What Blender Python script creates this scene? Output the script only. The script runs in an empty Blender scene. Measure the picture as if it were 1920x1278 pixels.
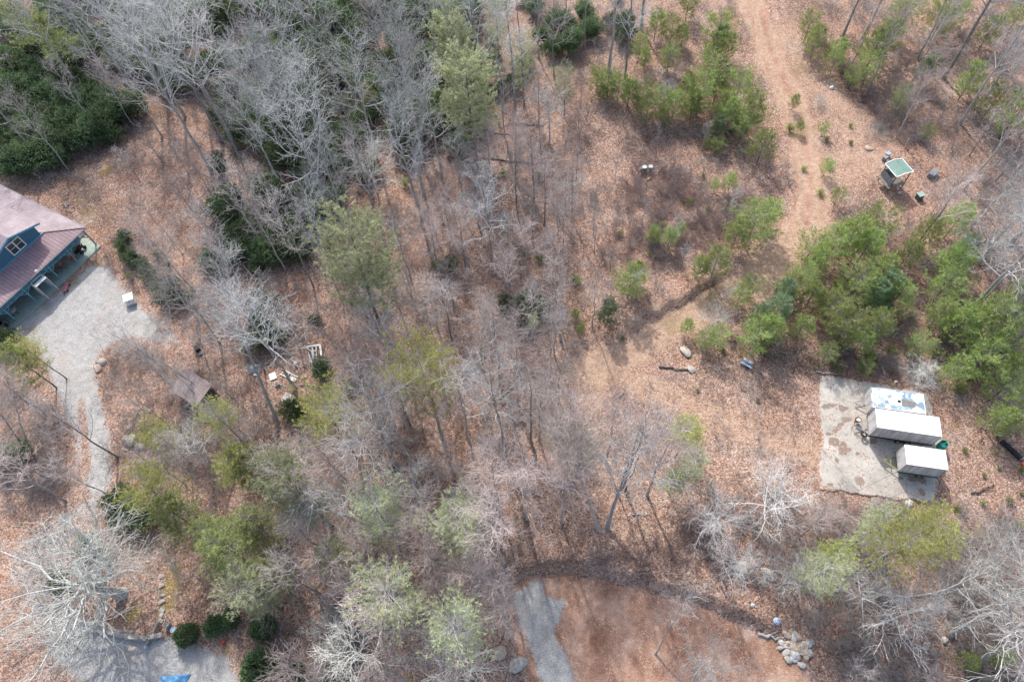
import bpy, math, random
import numpy as np
from mathutils import Vector, Matrix
random.seed(7); rng = np.random.default_rng(7)
S = bpy.context.scene
COL = S.collection
# ------------------------------------------------------------ camera, sky, sun, exposure
H_CAM = 65.0; F_PX = 1280.0; TILT = math.radians(30.83); ROLL = math.radians(-4.9)
cam_d = bpy.data.cameras.new('camera'); cam = bpy.data.objects.new('camera', cam_d); COL.objects.link(cam)
cam_d.sensor_width = 36; cam_d.lens = 36*F_PX/1920; cam_d.clip_end = 3000; cam_d.clip_start = 1
RM = (Matrix.Rotation(TILT, 4, 'X') @ Matrix.Rotation(ROLL, 4, 'Z'))
cam.matrix_world = Matrix.Translation((0, 0, H_CAM)) @ RM
S.camera = cam
R3 = np.array(RM.to_3x3())
def ray(px, py):
    return R3 @ np.array([(px-960)/F_PX, -(py-639)/F_PX, -1.0])
def W(px, py, z=0.0):                       # the point of height z seen at a pixel of the photograph
    d = ray(px, py); k = (z-H_CAM)/d[2]
    return np.array([d[0]*k, d[1]*k, z])
sv = ray(250, -1509); SUN_AZ = math.atan2(sv[0], sv[1]); SUN_EL = math.radians(43)
world = bpy.data.worlds.new('World'); S.world = world; world.use_nodes = True
nt = world.node_tree; bg = nt.nodes['Background']; sky = nt.nodes.new('ShaderNodeTexSky')
sky.sky_type = 'NISHITA'; sky.sun_disc = False; sky.sun_elevation = SUN_EL; sky.sun_rotation = SUN_AZ
sky.air_density = 1.0; sky.dust_density = 3.0; sky.ozone_density = 0.6
nt.links.new(sky.outputs[0], bg.inputs[0]); bg.inputs[1].default_value = 0.15
sun_d = bpy.data.lights.new('sun', 'SUN'); sun = bpy.data.objects.new('sun', sun_d); COL.objects.link(sun)
sun_d.energy = 2.35; sun_d.angle = math.radians(1.2); sun_d.color = (1, .965, .92)
sdir = Vector((math.sin(SUN_AZ)*math.cos(SUN_EL), math.cos(SUN_AZ)*math.cos(SUN_EL), math.sin(SUN_EL)))
sun.rotation_euler = sdir.to_track_quat('Z', 'Y').to_euler()
S.view_settings.view_transform = 'Standard'; S.view_settings.look = 'None'
S.view_settings.exposure = 0.9; S.view_settings.gamma = 1
# ------------------------------------------------------------ terrain height
def dist_poly(X, Y, pts):
    """distance to an open polyline, signed side and position along it"""
    best = np.full(X.shape, 1e9); side = np.zeros(X.shape); along = np.zeros(X.shape); acc = 0.0
    for (a, b) in zip(pts[:-1], pts[1:]):
        ax, ay = a[0], a[1]; dx, dy = b[0]-ax, b[1]-ay; L = math.hypot(dx, dy)
        t = np.clip(((X-ax)*dx+(Y-ay)*dy)/(L*L), 0, 1)
        qx, qy = X-(ax+t*dx), Y-(ay+t*dy); d = np.hypot(qx, qy)
        m = d < best
        best = np.where(m, d, best); side = np.where(m, np.sign(dx*qy-dy*qx), side); along = np.where(m, acc+t*L, along)
        acc += L
    return best, side, along, acc
def sdf(X, Y, poly):
    """signed distance to a closed polygon, positive inside"""
    d, _, _, _ = dist_poly(X, Y, list(poly)+[poly[0]])
    ins = np.zeros(X.shape, bool); n = len(poly)
    for i in range(n):
        x0, y0 = poly[i][0], poly[i][1]; x1, y1 = poly[(i+1) % n][0], poly[(i+1) % n][1]
        if y0 == y1: continue
        c = ((y0 > Y) != (y1 > Y)) & (X < (x1-x0)*(Y-y0)/(y1-y0)+x0)
        ins ^= c
    return np.where(ins, d, -d)
def sstep(a, b, x):
    t = np.clip((x-a)/(b-a), 0, 1); return t*t*(3-2*t)
def PW(pts, z=0.0): return [W(x, y, z)[:2] for x, y in pts]
_h = np.random.default_rng(3).random((64, 64))
def vnoise(X, Y, s):
    x = np.asarray(X)/s+500.3; y = np.asarray(Y)/s+500.7
    xi = np.floor(x).astype(int); yi = np.floor(y).astype(int); fx = x-xi; fy = y-yi
    fx = fx*fx*(3-2*fx); fy = fy*fy*(3-2*fy)
    g = lambda i, j: _h[i % 64, j % 64]
    return (g(xi, yi)*(1-fx)+g(xi+1, yi)*fx)*(1-fy)+(g(xi, yi+1)*(1-fx)+g(xi+1, yi+1)*fx)*fy
BANKS = [ # polyline (left to right, high ground above), height, fade length
    (PW([(925, 1105), (960, 1082), (1010, 1060), (1070, 1056), (1150, 1075), (1240, 1096), (1320, 1120), (1410, 1158), (1490, 1210)]), 1.15, 9.0),
    (PW([(1130, 650), (1200, 600), (1300, 548), (1390, 500)]), 0.8, 8.0),
    (PW([(1290, 640), (1400, 640), (1500, 650), (1640, 690)]), 0.5, 7.0),
    (PW([(960, 930), (1100, 900), (1250, 920)]), 0.35, 5.0)]
HOUSE_PAD = PW([(-300, 250), (120, 330), (210, 470), (120, 690), (-300, 900)])
PAD_PX = [(1533, 700), (1572, 706), (1662, 720), (1740, 735), (1768, 830), (1754, 944), (1690, 938), (1628, 932), (1585, 924), (1537, 918), (1532, 865), (1541, 820), (1534, 790)]
PAD = PW(PAD_PX)
def hgt(X, Y):
    X = np.asarray(X, float); Y = np.asarray(Y, float)
    z = (vnoise(X, Y, 22)-.5)*.9+(vnoise(X, Y, 7)-.5)*.28+(vnoise(X, Y, 2.3)-.5)*.10
    flat = np.maximum(sstep(-5, 0, sdf(X, Y, HOUSE_PAD)), sstep(-5, .4, sdf(X, Y, PAD)))
    z = z*(1-flat)
    for pts, A, L in BANKS:
        d, s, al, tot = dist_poly(X, Y, pts)
        sd = d*s+ (vnoise(X, Y, 1.3)-.5)*.7
        end = sstep(0, 4, al)*sstep(0, 4, tot-al)
        z = z+A*sstep(-.7, .25, sd)*np.exp(-np.maximum(sd, 0)/L)*end*(d < 40)*(1-flat)
    return z
def G(px, py):
    p = W(px, py, 0)
    for _ in range(6): p = W(px, py, float(hgt(p[0], p[1])))
    return p
def gz(x, y): return float(hgt(x, y))
def proj(p):
    q = R3.T @ (np.asarray(p, float)-np.array([0, 0, H_CAM]))
    return (960+F_PX*q[0]/-q[2], 639-F_PX*q[1]/-q[2])
# ------------------------------------------------------------ mesh and object helpers
def np_mesh(name, V, polys, mats=None, uvs=None, smooth=False):
    V = np.asarray(V, np.float32); me = bpy.data.meshes.new(name)
    polys = [np.asarray(p, np.int32) for p in polys if len(p)]
    loops = np.concatenate([p.ravel() for p in polys]); tot = np.concatenate([np.full(len(p), p.shape[1], np.int32) for p in polys])
    me.vertices.add(len(V)); me.vertices.foreach_set('co', V.ravel())
    me.loops.add(len(loops)); me.loops.foreach_set('vertex_index', loops)
    st = np.concatenate([[0], np.cumsum(tot)[:-1]]).astype(np.int32)
    me.polygons.add(len(tot)); me.polygons.foreach_set('loop_start', st); me.polygons.foreach_set('loop_total', tot)
    if smooth: me.polygons.foreach_set('use_smooth', np.ones(len(tot), bool))
    me.update(calc_edges=True)
    for m in (mats or []): me.materials.append(m)
    return me
def link(name, me, parent=None, loc=None):
    o = bpy.data.objects.new(name, me); COL.objects.link(o)
    if parent is not None: o.parent = parent
    if loc is not None: o.location = loc
    return o
def empty(name, loc, rz=0.0):
    o = bpy.data.objects.new(name, None); COL.objects.link(o); o.location = loc; o.rotation_euler = (0, 0, rz)
    o.empty_display_size = .3
    return o
def tag(o, label=None, cat=None, group=None, kind=None):
    if label: o['label'] = label
    if cat: o['category'] = cat
    if group: o['group'] = group
    if kind: o['kind'] = kind
    return o
class MB:
    def __init__(s): s.V = []; s.F = []
    def poly(s, pts):
        b = len(s.V); s.V += [tuple(map(float, p)) for p in pts]; s.F.append(list(range(b, b+len(pts)))); return s
    def hexa(s, P):
        b = len(s.V); s.V += [tuple(map(float, p)) for p in P]
        for f in ((3, 2, 1, 0), (4, 5, 6, 7), (0, 1, 5, 4), (1, 2, 6, 5), (2, 3, 7, 6), (3, 0, 4, 7)): s.F.append([b+i for i in f])
        return s
    def box(s, x0, x1, y0, y1, z0, z1):
        return s.hexa([(x0, y0, z0), (x1, y0, z0), (x1, y1, z0), (x0, y1, z0), (x0, y0, z1), (x1, y0, z1), (x1, y1, z1), (x0, y1, z1)])
    def bar(s, a, b, w, h=None):
        h = h or w; a = Vector(a); b = Vector(b); t = (b-a).normalized()
        r = Vector((0, 0, 1)) if abs(t.z) < .95 else Vector((1, 0, 0))
        u = t.cross(r).normalized()*w/2; v = t.cross(u).normalized()*h/2
        return s.hexa([a-u-v, a+u-v, a+u+v, a-u+v, b-u-v, b+u-v, b+u+v, b-u+v])
    def tube(s, pts, rads, n=10, cap=True):
        pts = [Vector(p) for p in pts]; b = len(s.V)
        for i, p in enumerate(pts):
            t = (pts[min(i+1, len(pts)-1)]-pts[max(i-1, 0)]).normalized()
            r = Vector((0, 0, 1)) if abs(t.z) < .9 else Vector((1, 0, 0))
            u = t.cross(r).normalized(); v = t.cross(u)
            R = rads[i] if hasattr(rads, '__len__') else rads
            for k in range(n):
                a = 2*math.pi*k/n; q = p+(u*math.cos(a)+v*math.sin(a))*R; s.V.append(tuple(q))
        for i in range(len(pts)-1):
            for k in range(n):
                s.F.append([b+i*n+k, b+i*n+(k+1) % n, b+(i+1)*n+(k+1) % n, b+(i+1)*n+k])
        if cap:
            s.F.append([b+k for k in range(n)][::-1]); s.F.append([b+(len(pts)-1)*n+k for k in range(n)])
        return s
    def ring(s, c, R, r, axis='z', n=20, m=8):
        b = len(s.V)
        for i in range(n):
            a = 2*math.pi*i/n
            for j in range(m):
                q = 2*math.pi*j/m; rr = R+r*math.cos(q); p = [rr*math.cos(a), rr*math.sin(a), r*math.sin(q)]
                if axis == 'x': p = [p[2], p[0], p[1]]
                if axis == 'y': p = [p[0], p[2], p[1]]
                s.V.append((c[0]+p[0], c[1]+p[1], c[2]+p[2]))
        for i in range(n):
            for j in range(m):
                s.F.append([b+i*m+j, b+((i+1) % n)*m+j, b+((i+1) % n)*m+(j+1) % m, b+i*m+(j+1) % m])
        return s
    def build(s, name, mat, parent=None, bevel=0.0, smooth=False):
        me = bpy.data.meshes.new(name); me.from_pydata(s.V, [], s.F); me.materials.append(mat)
        if smooth:
            for p in me.polygons: p.use_smooth = True
        me.update(); o = link(name, me, parent)
        if bevel:
            md = o.modifiers.new('bevel', 'BEVEL'); md.width = bevel; md.segments = 2; md.limit_method = 'ANGLE'
        return o
# ------------------------------------------------------------ materials
class NM:
    def __init__(s, name):
        s.m = bpy.data.materials.new(name); s.m.use_nodes = True; s.t = s.m.node_tree; s.b = s.t.nodes['Principled BSDF']
        s.b.inputs['Specular IOR Level'].default_value = .3; s.b.inputs['Roughness'].default_value = .85
    def n(s, typ, **kw):
        nd = s.t.nodes.new(typ)
        for k, v in kw.items():
            if k.startswith('i_'):
                key = k[2:]; key = int(key) if key.isdigit() else key
                s.set(nd.inputs[key], v)
            else: setattr(nd, k, v)
        return nd
    def set(s, sock, v):
        if isinstance(v, bpy.types.NodeSocket): s.t.links.new(v, sock)
        elif isinstance(v, tuple) and len(v) == 3 and sock.type == 'RGBA': sock.default_value = (*v, 1)
        else: sock.default_value = v
    def co(s, kind='Object'): return s.n('ShaderNodeTexCoord').outputs[kind]
    def noise(s, scale, detail=3, rough=.55, vec=None, out='Fac', dist=0):
        nd = s.n('ShaderNodeTexNoise', i_Scale=scale, i_Detail=detail, i_Roughness=rough, i_Distortion=dist)
        s.t.links.new(vec or s.co(), nd.inputs['Vector']); return nd.outputs[out]
    def vor(s, scale, vec=None, out='Color', feature='F1'):
        nd = s.n('ShaderNodeTexVoronoi', feature=feature, i_Scale=scale); s.t.links.new(vec or s.co(), nd.inputs['Vector']); return nd.outputs[out]
    def math(s, op, a, b=0.0, c=None, clamp=False):
        nd = s.n('ShaderNodeMath', operation=op, use_clamp=clamp); s.set(nd.inputs[0], a); s.set(nd.inputs[1], b)
        if c is not None: s.set(nd.inputs[2], c)
        return nd.outputs[0]
    def ramp(s, fac, stops, interp='LINEAR'):
        nd = s.n('ShaderNodeValToRGB'); cr = nd.color_ramp; cr.interpolation = interp
        while len(cr.elements) < len(stops): cr.elements.new(.5)
        for e, (p, c) in zip(cr.elements, stops):
            e.position = p; e.color = (*c, 1) if hasattr(c, '__len__') else (c, c, c, 1)
        s.set(nd.inputs[0], fac); return nd.outputs[0]
    def mix(s, fac, a, b, mode='MIX'):
        nd = s.n('ShaderNodeMix', data_type='RGBA', blend_type=mode)
        s.set(nd.inputs[0], fac); s.set(nd.inputs[6], a); s.set(nd.inputs[7], b); return nd.outputs[2]
    def sm(s, v, a, b):
        nd = s.n('ShaderNodeMapRange', interpolation_type='SMOOTHSTEP'); s.set(nd.inputs[0], v)
        nd.inputs[1].default_value = a; nd.inputs[2].default_value = b; return nd.outputs[0]
    def bump(s, h, strength=.4, dist=.05):
        nd = s.n('ShaderNodeBump', i_Strength=strength, i_Distance=dist); s.t.links.new(h, nd.inputs['Height'])
        s.t.links.new(nd.outputs[0], s.b.inputs['Normal'])
    def base(s, c): s.set(s.b.inputs['Base Color'], c); return s
def simple(name, c, rough=.7, metal=0.0, vary=.25, scale=3.0, bump=0.0, spec=.3):
    k = NM(name); n = k.noise(scale, 5, .6)
    d = tuple(x*(1-vary) for x in c); l = tuple(min(1, x*(1+vary)) for x in c)
    k.base(k.ramp(n, [(.3, d), (.7, l)])); k.b.inputs['Roughness'].default_value = rough; k.b.inputs['Metallic'].default_value = metal
    k.b.inputs['Specular IOR Level'].default_value = spec
    if bump: k.bump(k.noise(scale*4, 4), bump, .02)
    return k.m
def ground_material():
    k = NM('forest_floor'); co = k.co()
    # leaves: two sizes of cells, each leaf its own colour
    wob = k.n('ShaderNodeVectorMath', operation='ADD'); k.t.links.new(co, wob.inputs[0])
    nv = k.n('ShaderNodeVectorMath', operation='SCALE', i_Scale=.18); k.t.links.new(k.noise(5, 2, out='Color', vec=co), nv.inputs[0]); k.t.links.new(nv.outputs[0], wob.inputs[1])
    w = wob.outputs[0]
    c1 = k.n('ShaderNodeSeparateColor'); k.t.links.new(k.vor(10, w), c1.inputs[0])
    c2 = k.n('ShaderNodeSeparateColor'); k.t.links.new(k.vor(4.6, w), c2.inputs[0])
    f = k.math('ADD', k.math('MULTIPLY', c1.outputs[0], .55), k.math('ADD', k.math('MULTIPLY', c2.outputs[1], .2), k.math('MULTIPLY', k.noise(1.3, 6, .75, co), .3)))
    leaf = k.ramp(f, [(.06, (.085, .052, .037)), (.3, (.185, .113, .083)), (.5, (.305, .197, .148)), (.66, (.41, .285, .222)), (.88, (.58, .455, .375))])
    big = k.noise(.11, 5, .6, co); med = k.noise(.55, 5, .65, co)
    leaf = k.mix(k.sm(big, .38, .66), leaf, k.mix(1.0, leaf, (1.0, .93, .90), 'MULTIPLY'))
    duff = k.ramp(f, [(.1, (.08, .055, .042)), (.5, (.19, .125, .097)), (.9, (.38, .275, .22))])
    leaf = k.mix(k.math('MULTIPLY', k.sm(med, .47, .7), .72), leaf, duff); rust = k.ramp(f, [(.1, (.09, .04, .024)), (.5, (.29, .155, .10)), (.9, (.52, .34, .24))]); leaf = k.mix(k.math('MULTIPLY', k.sm(k.noise(.3, 5, .65, k.n('ShaderNodeVectorMath', operation='ADD', i_0=co, i_1=(37, 11, 5)).outputs[0]), .48, .66), .42), leaf, rust)
    grey = k.ramp(f, [(.1, (.13, .10, .085)), (.5, (.33, .26, .225)), (.9, (.54, .46, .41))])
    leaf = k.mix(k.math('MULTIPLY', k.sm(k.noise(.23, 4, .6, co), .5, .7), .55), leaf, grey)
    a1 = k.n('ShaderNodeAttribute', attribute_name='mask_a'); a2 = k.n('ShaderNodeAttribute', attribute_name='mask_b')
    s1 = k.n('ShaderNodeSeparateColor'); k.t.links.new(a1.outputs['Color'], s1.inputs[0])
    s2 = k.n('ShaderNodeSeparateColor'); k.t.links.new(a2.outputs['Color'], s2.inputs[0])
    jag = k.math('ADD', k.math('MULTIPLY', k.math('SUBTRACT', k.noise(.9, 6, .7, co), .5), .9), k.math('MULTIPLY', k.math('SUBTRACT', c1.outputs[2], .5), .35))
    def mask(sock, lo=.38, hi=.6): return k.math('MULTIPLY', k.sm(k.math('ADD', sock, jag), lo, hi), k.sm(sock, .02, .15))
    # track: packed tan earth with leaves in it
    dirt = k.ramp(k.math('ADD', k.math('MULTIPLY', f, .3), k.math('MULTIPLY', k.noise(1.6, 6, .7, co), .7)), [(.25, (.24, .15, .10)), (.5, (.43, .295, .21)), (.75, (.58, .44, .34))])
    col = k.mix(k.math('MULTIPLY', mask(s2.outputs[0]), .82), leaf, dirt)
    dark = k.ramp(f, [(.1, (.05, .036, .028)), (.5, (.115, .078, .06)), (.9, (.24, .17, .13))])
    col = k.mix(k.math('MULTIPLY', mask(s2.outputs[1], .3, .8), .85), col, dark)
    clay = k.ramp(k.math('ADD', k.math('MULTIPLY', k.noise(.45, 7, .62, co), .88), k.math('MULTIPLY', c1.outputs[1], .12)), [(.25, (.17, .08, .05)), (.40, (.30, .158, .105)), (.54, (.45, .275, .195)), (.72, (.60, .44, .35))])
    wav = k.n('ShaderNodeTexWave', i_Scale=.3, i_Distortion=9.0, i_Detail=3.0); k.t.links.new(co, wav.inputs['Vector'])
    clay = k.mix(.2, clay, k.mix(wav.outputs['Fac'], (.2, .11, .075), (.34, .22, .16)))
    clay = k.mix(k.math('MULTIPLY', k.math('GREATER_THAN', k.math('ADD', k.math('MULTIPLY', c1.outputs[0], .5), k.math('MULTIPLY', k.noise(.5, 5, .7, co), 1.0)), .96), .85), clay, leaf)
    col = k.mix(mask(s1.outputs[1]), col, clay)
    peb = k.vor(14, co, 'Distance'); gf = k.math('ADD', k.math('MULTIPLY', k.noise(1.1, 7, .72, co), .72), k.math('MULTIPLY', peb, .5))
    grav = k.ramp(gf, [(.3, (.17, .16, .15)), (.48, (.29, .28, .265)), (.62, (.385, .375, .36)), (.9, (.52, .51, .495))])
    grav = k.mix(k.math('MULTIPLY', k.sm(k.noise(.35, 5, .65, co), .52, .7), .5), grav, (.40, .32, .25))
    col = k.mix(mask(s1.outputs[0]), col, grav)
    moss = k.ramp(k.noise(6, 4, .7, co), [(.3, (.14, .11, .025)), (.7, (.40, .31, .07))])
    col = k.mix(k.math('MULTIPLY', mask(s1.outputs[2], .35, 1.0), .8), col, moss)
    grass = k.ramp(k.noise(5, 4, .7, co), [(.3, (.13, .10, .045)), (.7, (.33, .25, .14))])
    col = k.mix(k.math('MULTIPLY', mask(s2.outputs[2], .3, 1.0), .7), col, grass)
    k.base(col); k.b.inputs['Roughness'].default_value = .95; k.b.inputs['Specular IOR Level'].default_value = .1
    h = k.math('ADD', k.math('MULTIPLY', k.vor(7.5, w, 'Distance'), .6), k.noise(2.2, 5, .6, co))
    k.bump(h, .8, .10)
    return k.m
M_GROUND = ground_material()
def bark(name, lo, hi, scale=4):
    k = NM(name); oi = k.n('ShaderNodeObjectInfo').outputs['Random']
    c = k.ramp(k.noise(scale, 5, .7), [(.32, lo), (.68, hi)])
    hsv = k.n('ShaderNodeHueSaturation', i_Saturation=1.0); k.set(hsv.inputs['Value'], k.math('ADD', k.math('MULTIPLY', oi, .7), .62)); k.set(hsv.inputs['Color'], c)
    k.base(hsv.outputs[0]); k.b.inputs['Specular IOR Level'].default_value = .15; return k.m
def foliage(name, lo, hi, scale=.9, trans=.3):
    k = NM(name); oi = k.n('ShaderNodeObjectInfo').outputs['Random']; geo = k.n('ShaderNodeNewGeometry').outputs['Random Per Island']
    f = k.math('ADD', k.math('MULTIPLY', k.noise(scale, 4, .6), .62), k.math('MULTIPLY', geo, .38))
    c = k.ramp(f, [(.28, lo), (.66, hi)])
    hsv = k.n('ShaderNodeHueSaturation'); k.set(hsv.inputs['Value'], k.math('ADD', k.math('MULTIPLY', oi, .55), .70)); k.set(hsv.inputs['Color'], c)
    k.set(hsv.inputs['Hue'], k.math('ADD', k.math('MULTIPLY', oi, .03), .485))
    k.set(k.b.inputs['Base Color'], hsv.outputs[0]); k.b.inputs['Roughness'].default_value = .65; k.b.inputs['Specular IOR Level'].default_value = .2
    tr = k.n('ShaderNodeBsdfTranslucent'); k.set(tr.inputs[0], hsv.outputs[0]); mx = k.n('ShaderNodeMixShader', i_0=trans)
    k.t.links.new(k.b.outputs[0], mx.inputs[1]); k.t.links.new(tr.outputs[0], mx.inputs[2])
    k.t.links.new(mx.outputs[0], k.t.nodes['Material Output'].inputs['Surface']); return k.m
B_GREY = bark('grey_bark', (.22, .21, .195), (.46, .445, .42)); B_PALE = bark('pale_twigs', (.40, .395, .38), (.68, .675, .66))
B_PINK = bark('reddish_twigs', (.40, .33, .31), (.66, .57, .54)); B_DARK = bark('dark_bark', (.085, .07, .06), (.19, .165, .145))
B_WHITE = bark('lichen_white_bark', (.55, .56, .51), (.84, .84, .79)); B_BRAMBLE = bark('bramble_canes', (.26, .19, .18), (.46, .36, .34))
B_TAN = bark('pale_cane', (.30, .24, .19), (.50, .42, .35)); B_MAUVE = bark('grey_brown_twigs', (.34, .30, .285), (.56, .52, .50))
F_PINE = foliage('pine_needles', (.19, .23, .09), (.50, .54, .24), trans=.5); F_YEL = foliage('yellow_green_needles', (.30, .33, .09), (.66, .70, .25), trans=.5)
F_PALE = foliage('pale_needles', (.30, .34, .19), (.66, .70, .45), trans=.5); F_YOUNG = foliage('young_pine_needles', (.18, .24, .075), (.50, .60, .21), trans=.5)
F_BLUE = foliage('blue_green_needles', (.14, .21, .11), (.36, .47, .27), trans=.5); F_DARK = foliage('dark_glossy_leaves', (.055, .095, .05), (.20, .27, .13), trans=.35)
F_BUSH = foliage('round_shrub_leaves', (.06, .11, .05), (.21, .31, .14), trans=.3); F_OLIVE = foliage('olive_leaves', (.16, .18, .07), (.42, .43, .2))
# ------------------------------------------------------------ ground sheet and regions
GRAVEL = PW([(60, 585), (175, 498), (205, 500), (222, 535), (262, 575), (335, 618), (352, 650), (300, 655), (232, 628), (188, 655), (172, 690), (186, 750), (203, 820), (207, 900), (192, 960), (140, 985), (118, 1040), (125, 1110), (160, 1160), (250, 1185), (350, 1206), (430, 1232), (450, 1300), (170, 1300), (110, 1240), (60, 1180), (30, 1110), (10, 1060), (20, 1010), (100, 965), (160, 925), (152, 870), (138, 810), (112, 745), (88, 690), (70, 650), (20, 620)])
DRIVE_STRIP = PW([(143, 700), (150, 760), (158, 830), (166, 890), (172, 930)])
CLAY = PW([(945, 1112), (985, 1092), (1060, 1080), (1140, 1088), (1230, 1104), (1310, 1130), (1400, 1170), (1480, 1215), (1540, 1300), (1000, 1300), (985, 1230), (960, 1165)])
CLAY_GRAV = PW([(962, 1122), (1008, 1090), (1022, 1118), (1062, 1128), (1040, 1185), (1068, 1240), (1085, 1300), (1022, 1300), (1005, 1225), (975, 1170)])
TRACK = PW([(1395, -30), (1425, 50), (1452, 120), (1490, 200), (1508, 270), (1524, 340), (1520, 410), (1480, 475), (1410, 530), (1330, 570), (1235, 615), (1150, 665), (1110, 700)])
TRACK2 = PW([(1480, 60), (1560, 190), (1640, 260), (1620, 300), (1540, 330)])
RUT = PW([(1420, -20), (1438, 70), (1462, 130), (1497, 200), (1515, 290), (1520, 350), (1512, 420)])
PATHS = [PW([(1110, 700), (1200, 720), (1290, 765), (1370, 800), (1450, 830), (1530, 850)]), PW([(1150, 690), (1080, 760), (1040, 830)])]
MOSS = [(PW([(628, 1155)])[0], 1.6), (PW([(322, 1100)])[0], 1.5), (PW([(318, 1135)])[0], 1.3), (PW([(204, 318)])[0], 1.7), (PW([(250, 1150)])[0], 1.3), (PW([(690, 1230)])[0], 1.2), (PW([(150, 375)])[0], 1.4), (PW([(1700, 960)])[0], 1.2), (PW([(1790, 800)])[0], 1.0), (PW([(1870, 850)])[0], 1.2), (PW([(330, 1065)])[0], 1.0), (PW([(770, 1270)])[0], 1.2)]
GRASS = [(PW([(1340, 560)])[0], 3.2), (PW([(1260, 600)])[0], 2.4), (PW([(90, 575)])[0], 1.2), (PW([(180, 490)])[0], 1.6), (PW([(60, 620)])[0], 1.6), (PW([(165, 400)])[0], 1.5), (PW([(140, 530)])[0], 1.2), (PW([(430, 1215)])[0], 1.6), (PW([(1500, 240)])[0], 2.2), (PW([(1500, 130)])[0], 2.0)]
DARKS = [(PW([(130, 350), (200, 390), (235, 480)]), 3.4), (PW([(0, 0), (200, 60), (300, 200), (150, 280), (20, 250)]), 12), (PW([(1480, -20), (1560, 110), (1680, 240)]), 5.0),  # dark brown ground; the strip right of the track has tree shade painted in
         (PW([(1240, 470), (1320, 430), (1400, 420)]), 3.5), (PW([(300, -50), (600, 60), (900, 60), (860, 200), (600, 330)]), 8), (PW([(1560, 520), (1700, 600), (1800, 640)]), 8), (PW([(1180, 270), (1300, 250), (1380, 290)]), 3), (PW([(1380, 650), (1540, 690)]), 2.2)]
def masks(X, Y):
    n = (vnoise(X, Y, 3.1)-.5)*1.6
    A = np.zeros(X.shape+(4,), np.float32); B = np.zeros_like(A); A[..., 3] = 1; B[..., 3] = 1
    g = sstep(-1.3, 1.3, sdf(X, Y, GRAVEL)); d, _, al, tot = dist_poly(X, Y, DRIVE_STRIP)
    g = g*(1-.7*sstep(.8, .1, d)*sstep(0, 6, al)*sstep(0, 5, tot-al)); w = PW([(330, 645)])[0]; LD = PW([(150, 1000), (90, 990), (50, 1010), (30, 1080), (60, 1150)]); g = g*(1-.5*sstep(5.5, 3, dist_poly(X, Y, LD)[0]+n)); g = g*(.55+.45*sstep(2, 9, np.hypot(X-w[0], Y-w[1])))
    c = sstep(-1.3, 1.0, sdf(X, Y, CLAY)+n*.8); cg = sstep(-.9, .7, sdf(X, Y, CLAY_GRAV)+n*.35); g = np.maximum(g, cg)
    d, s, al, tot = dist_poly(X, Y, TRACK); wd = 2.2+n*.7
    t = sstep(wd+1.4, wd-1.6, d)*(1-.35*sstep(.75, .0, np.abs(np.abs(d)-.0)))
    rd, rs, _, _ = dist_poly(X, Y, RUT); c = np.maximum(c, .62*sstep(1.1, .1, np.abs(rd+n*.3)))+0*t; c = np.maximum(c, .55*sstep(.7, .1, np.abs(rd-1.7+n*.3)))
    d2, _, _, _ = dist_poly(X, Y, TRACK2); t = np.maximum(t, .5*sstep(6.0, 1.5, d2+n))
    for P in PATHS:
        d2, _, _, _ = dist_poly(X, Y, P); t = np.maximum(t, .55*sstep(3.6, .6, d2+n))
    m = np.zeros(X.shape); gr = np.zeros(X.shape); dk = np.zeros(X.shape)
    for (p, r) in MOSS: m = np.maximum(m, .8*sstep(r*1.2, 0, np.hypot(X-p[0], Y-p[1])+n*.5))
    for (p, r) in GRASS: gr = np.maximum(gr, .8*sstep(r*1.4, 0, np.hypot(X-p[0], Y-p[1])+n*.6))
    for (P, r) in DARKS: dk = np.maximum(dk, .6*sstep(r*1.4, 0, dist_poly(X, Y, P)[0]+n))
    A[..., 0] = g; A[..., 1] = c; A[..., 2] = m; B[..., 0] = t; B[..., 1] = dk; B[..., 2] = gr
    return A, B
def add_masks(me, A, B):
    for nm, a in (('mask_a', A), ('mask_b', B)):
        at = me.color_attributes.new(nm, 'FLOAT_COLOR', 'POINT'); at.data.foreach_set('color', np.ascontiguousarray(a, np.float32).ravel())
def sheet(name, xs, ys, lift=0.0, keep=None, sel=None):
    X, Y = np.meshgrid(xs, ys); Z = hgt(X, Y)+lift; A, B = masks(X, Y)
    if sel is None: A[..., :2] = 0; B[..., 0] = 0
    else:
        for ch in (0, 1):
            if ('a', ch) not in sel: A[..., ch] = 0
        if ('b', 0) not in sel: B[..., 0] = 0
    ny, nx = X.shape; idx = np.arange(nx*ny).reshape(ny, nx)
    q = np.stack([idx[:-1, :-1], idx[:-1, 1:], idx[1:, 1:], idx[1:, :-1]], -1).reshape(-1, 4)
    V = np.stack([X, Y, Z], -1).reshape(-1, 3); A = A.reshape(-1, 4); B = B.reshape(-1, 4)
    if keep is not None:
        k = keep(X, Y).ravel(); q = q[k[q].all(1)]
        u, inv = np.unique(q, return_inverse=True); q = inv.reshape(-1, 4); V = V[u]; A = A[u]; B = B[u]
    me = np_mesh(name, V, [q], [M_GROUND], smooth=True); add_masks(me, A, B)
    o = link(name, me); tag(o, kind='structure'); return o
ex = np.array([-900, -600, -400, -280, -200, -160, -130]); 
gx = np.concatenate([ex, np.arange(-112, 112.1, .5), -ex[::-1]]); gy = np.concatenate([[-900, -500, -250, -120, -60, -30, -15], np.arange(-8, 135, .5), [150, 180, 230, 320, 450, 650, 1000]])
sheet('ground', gx, gy)
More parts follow.
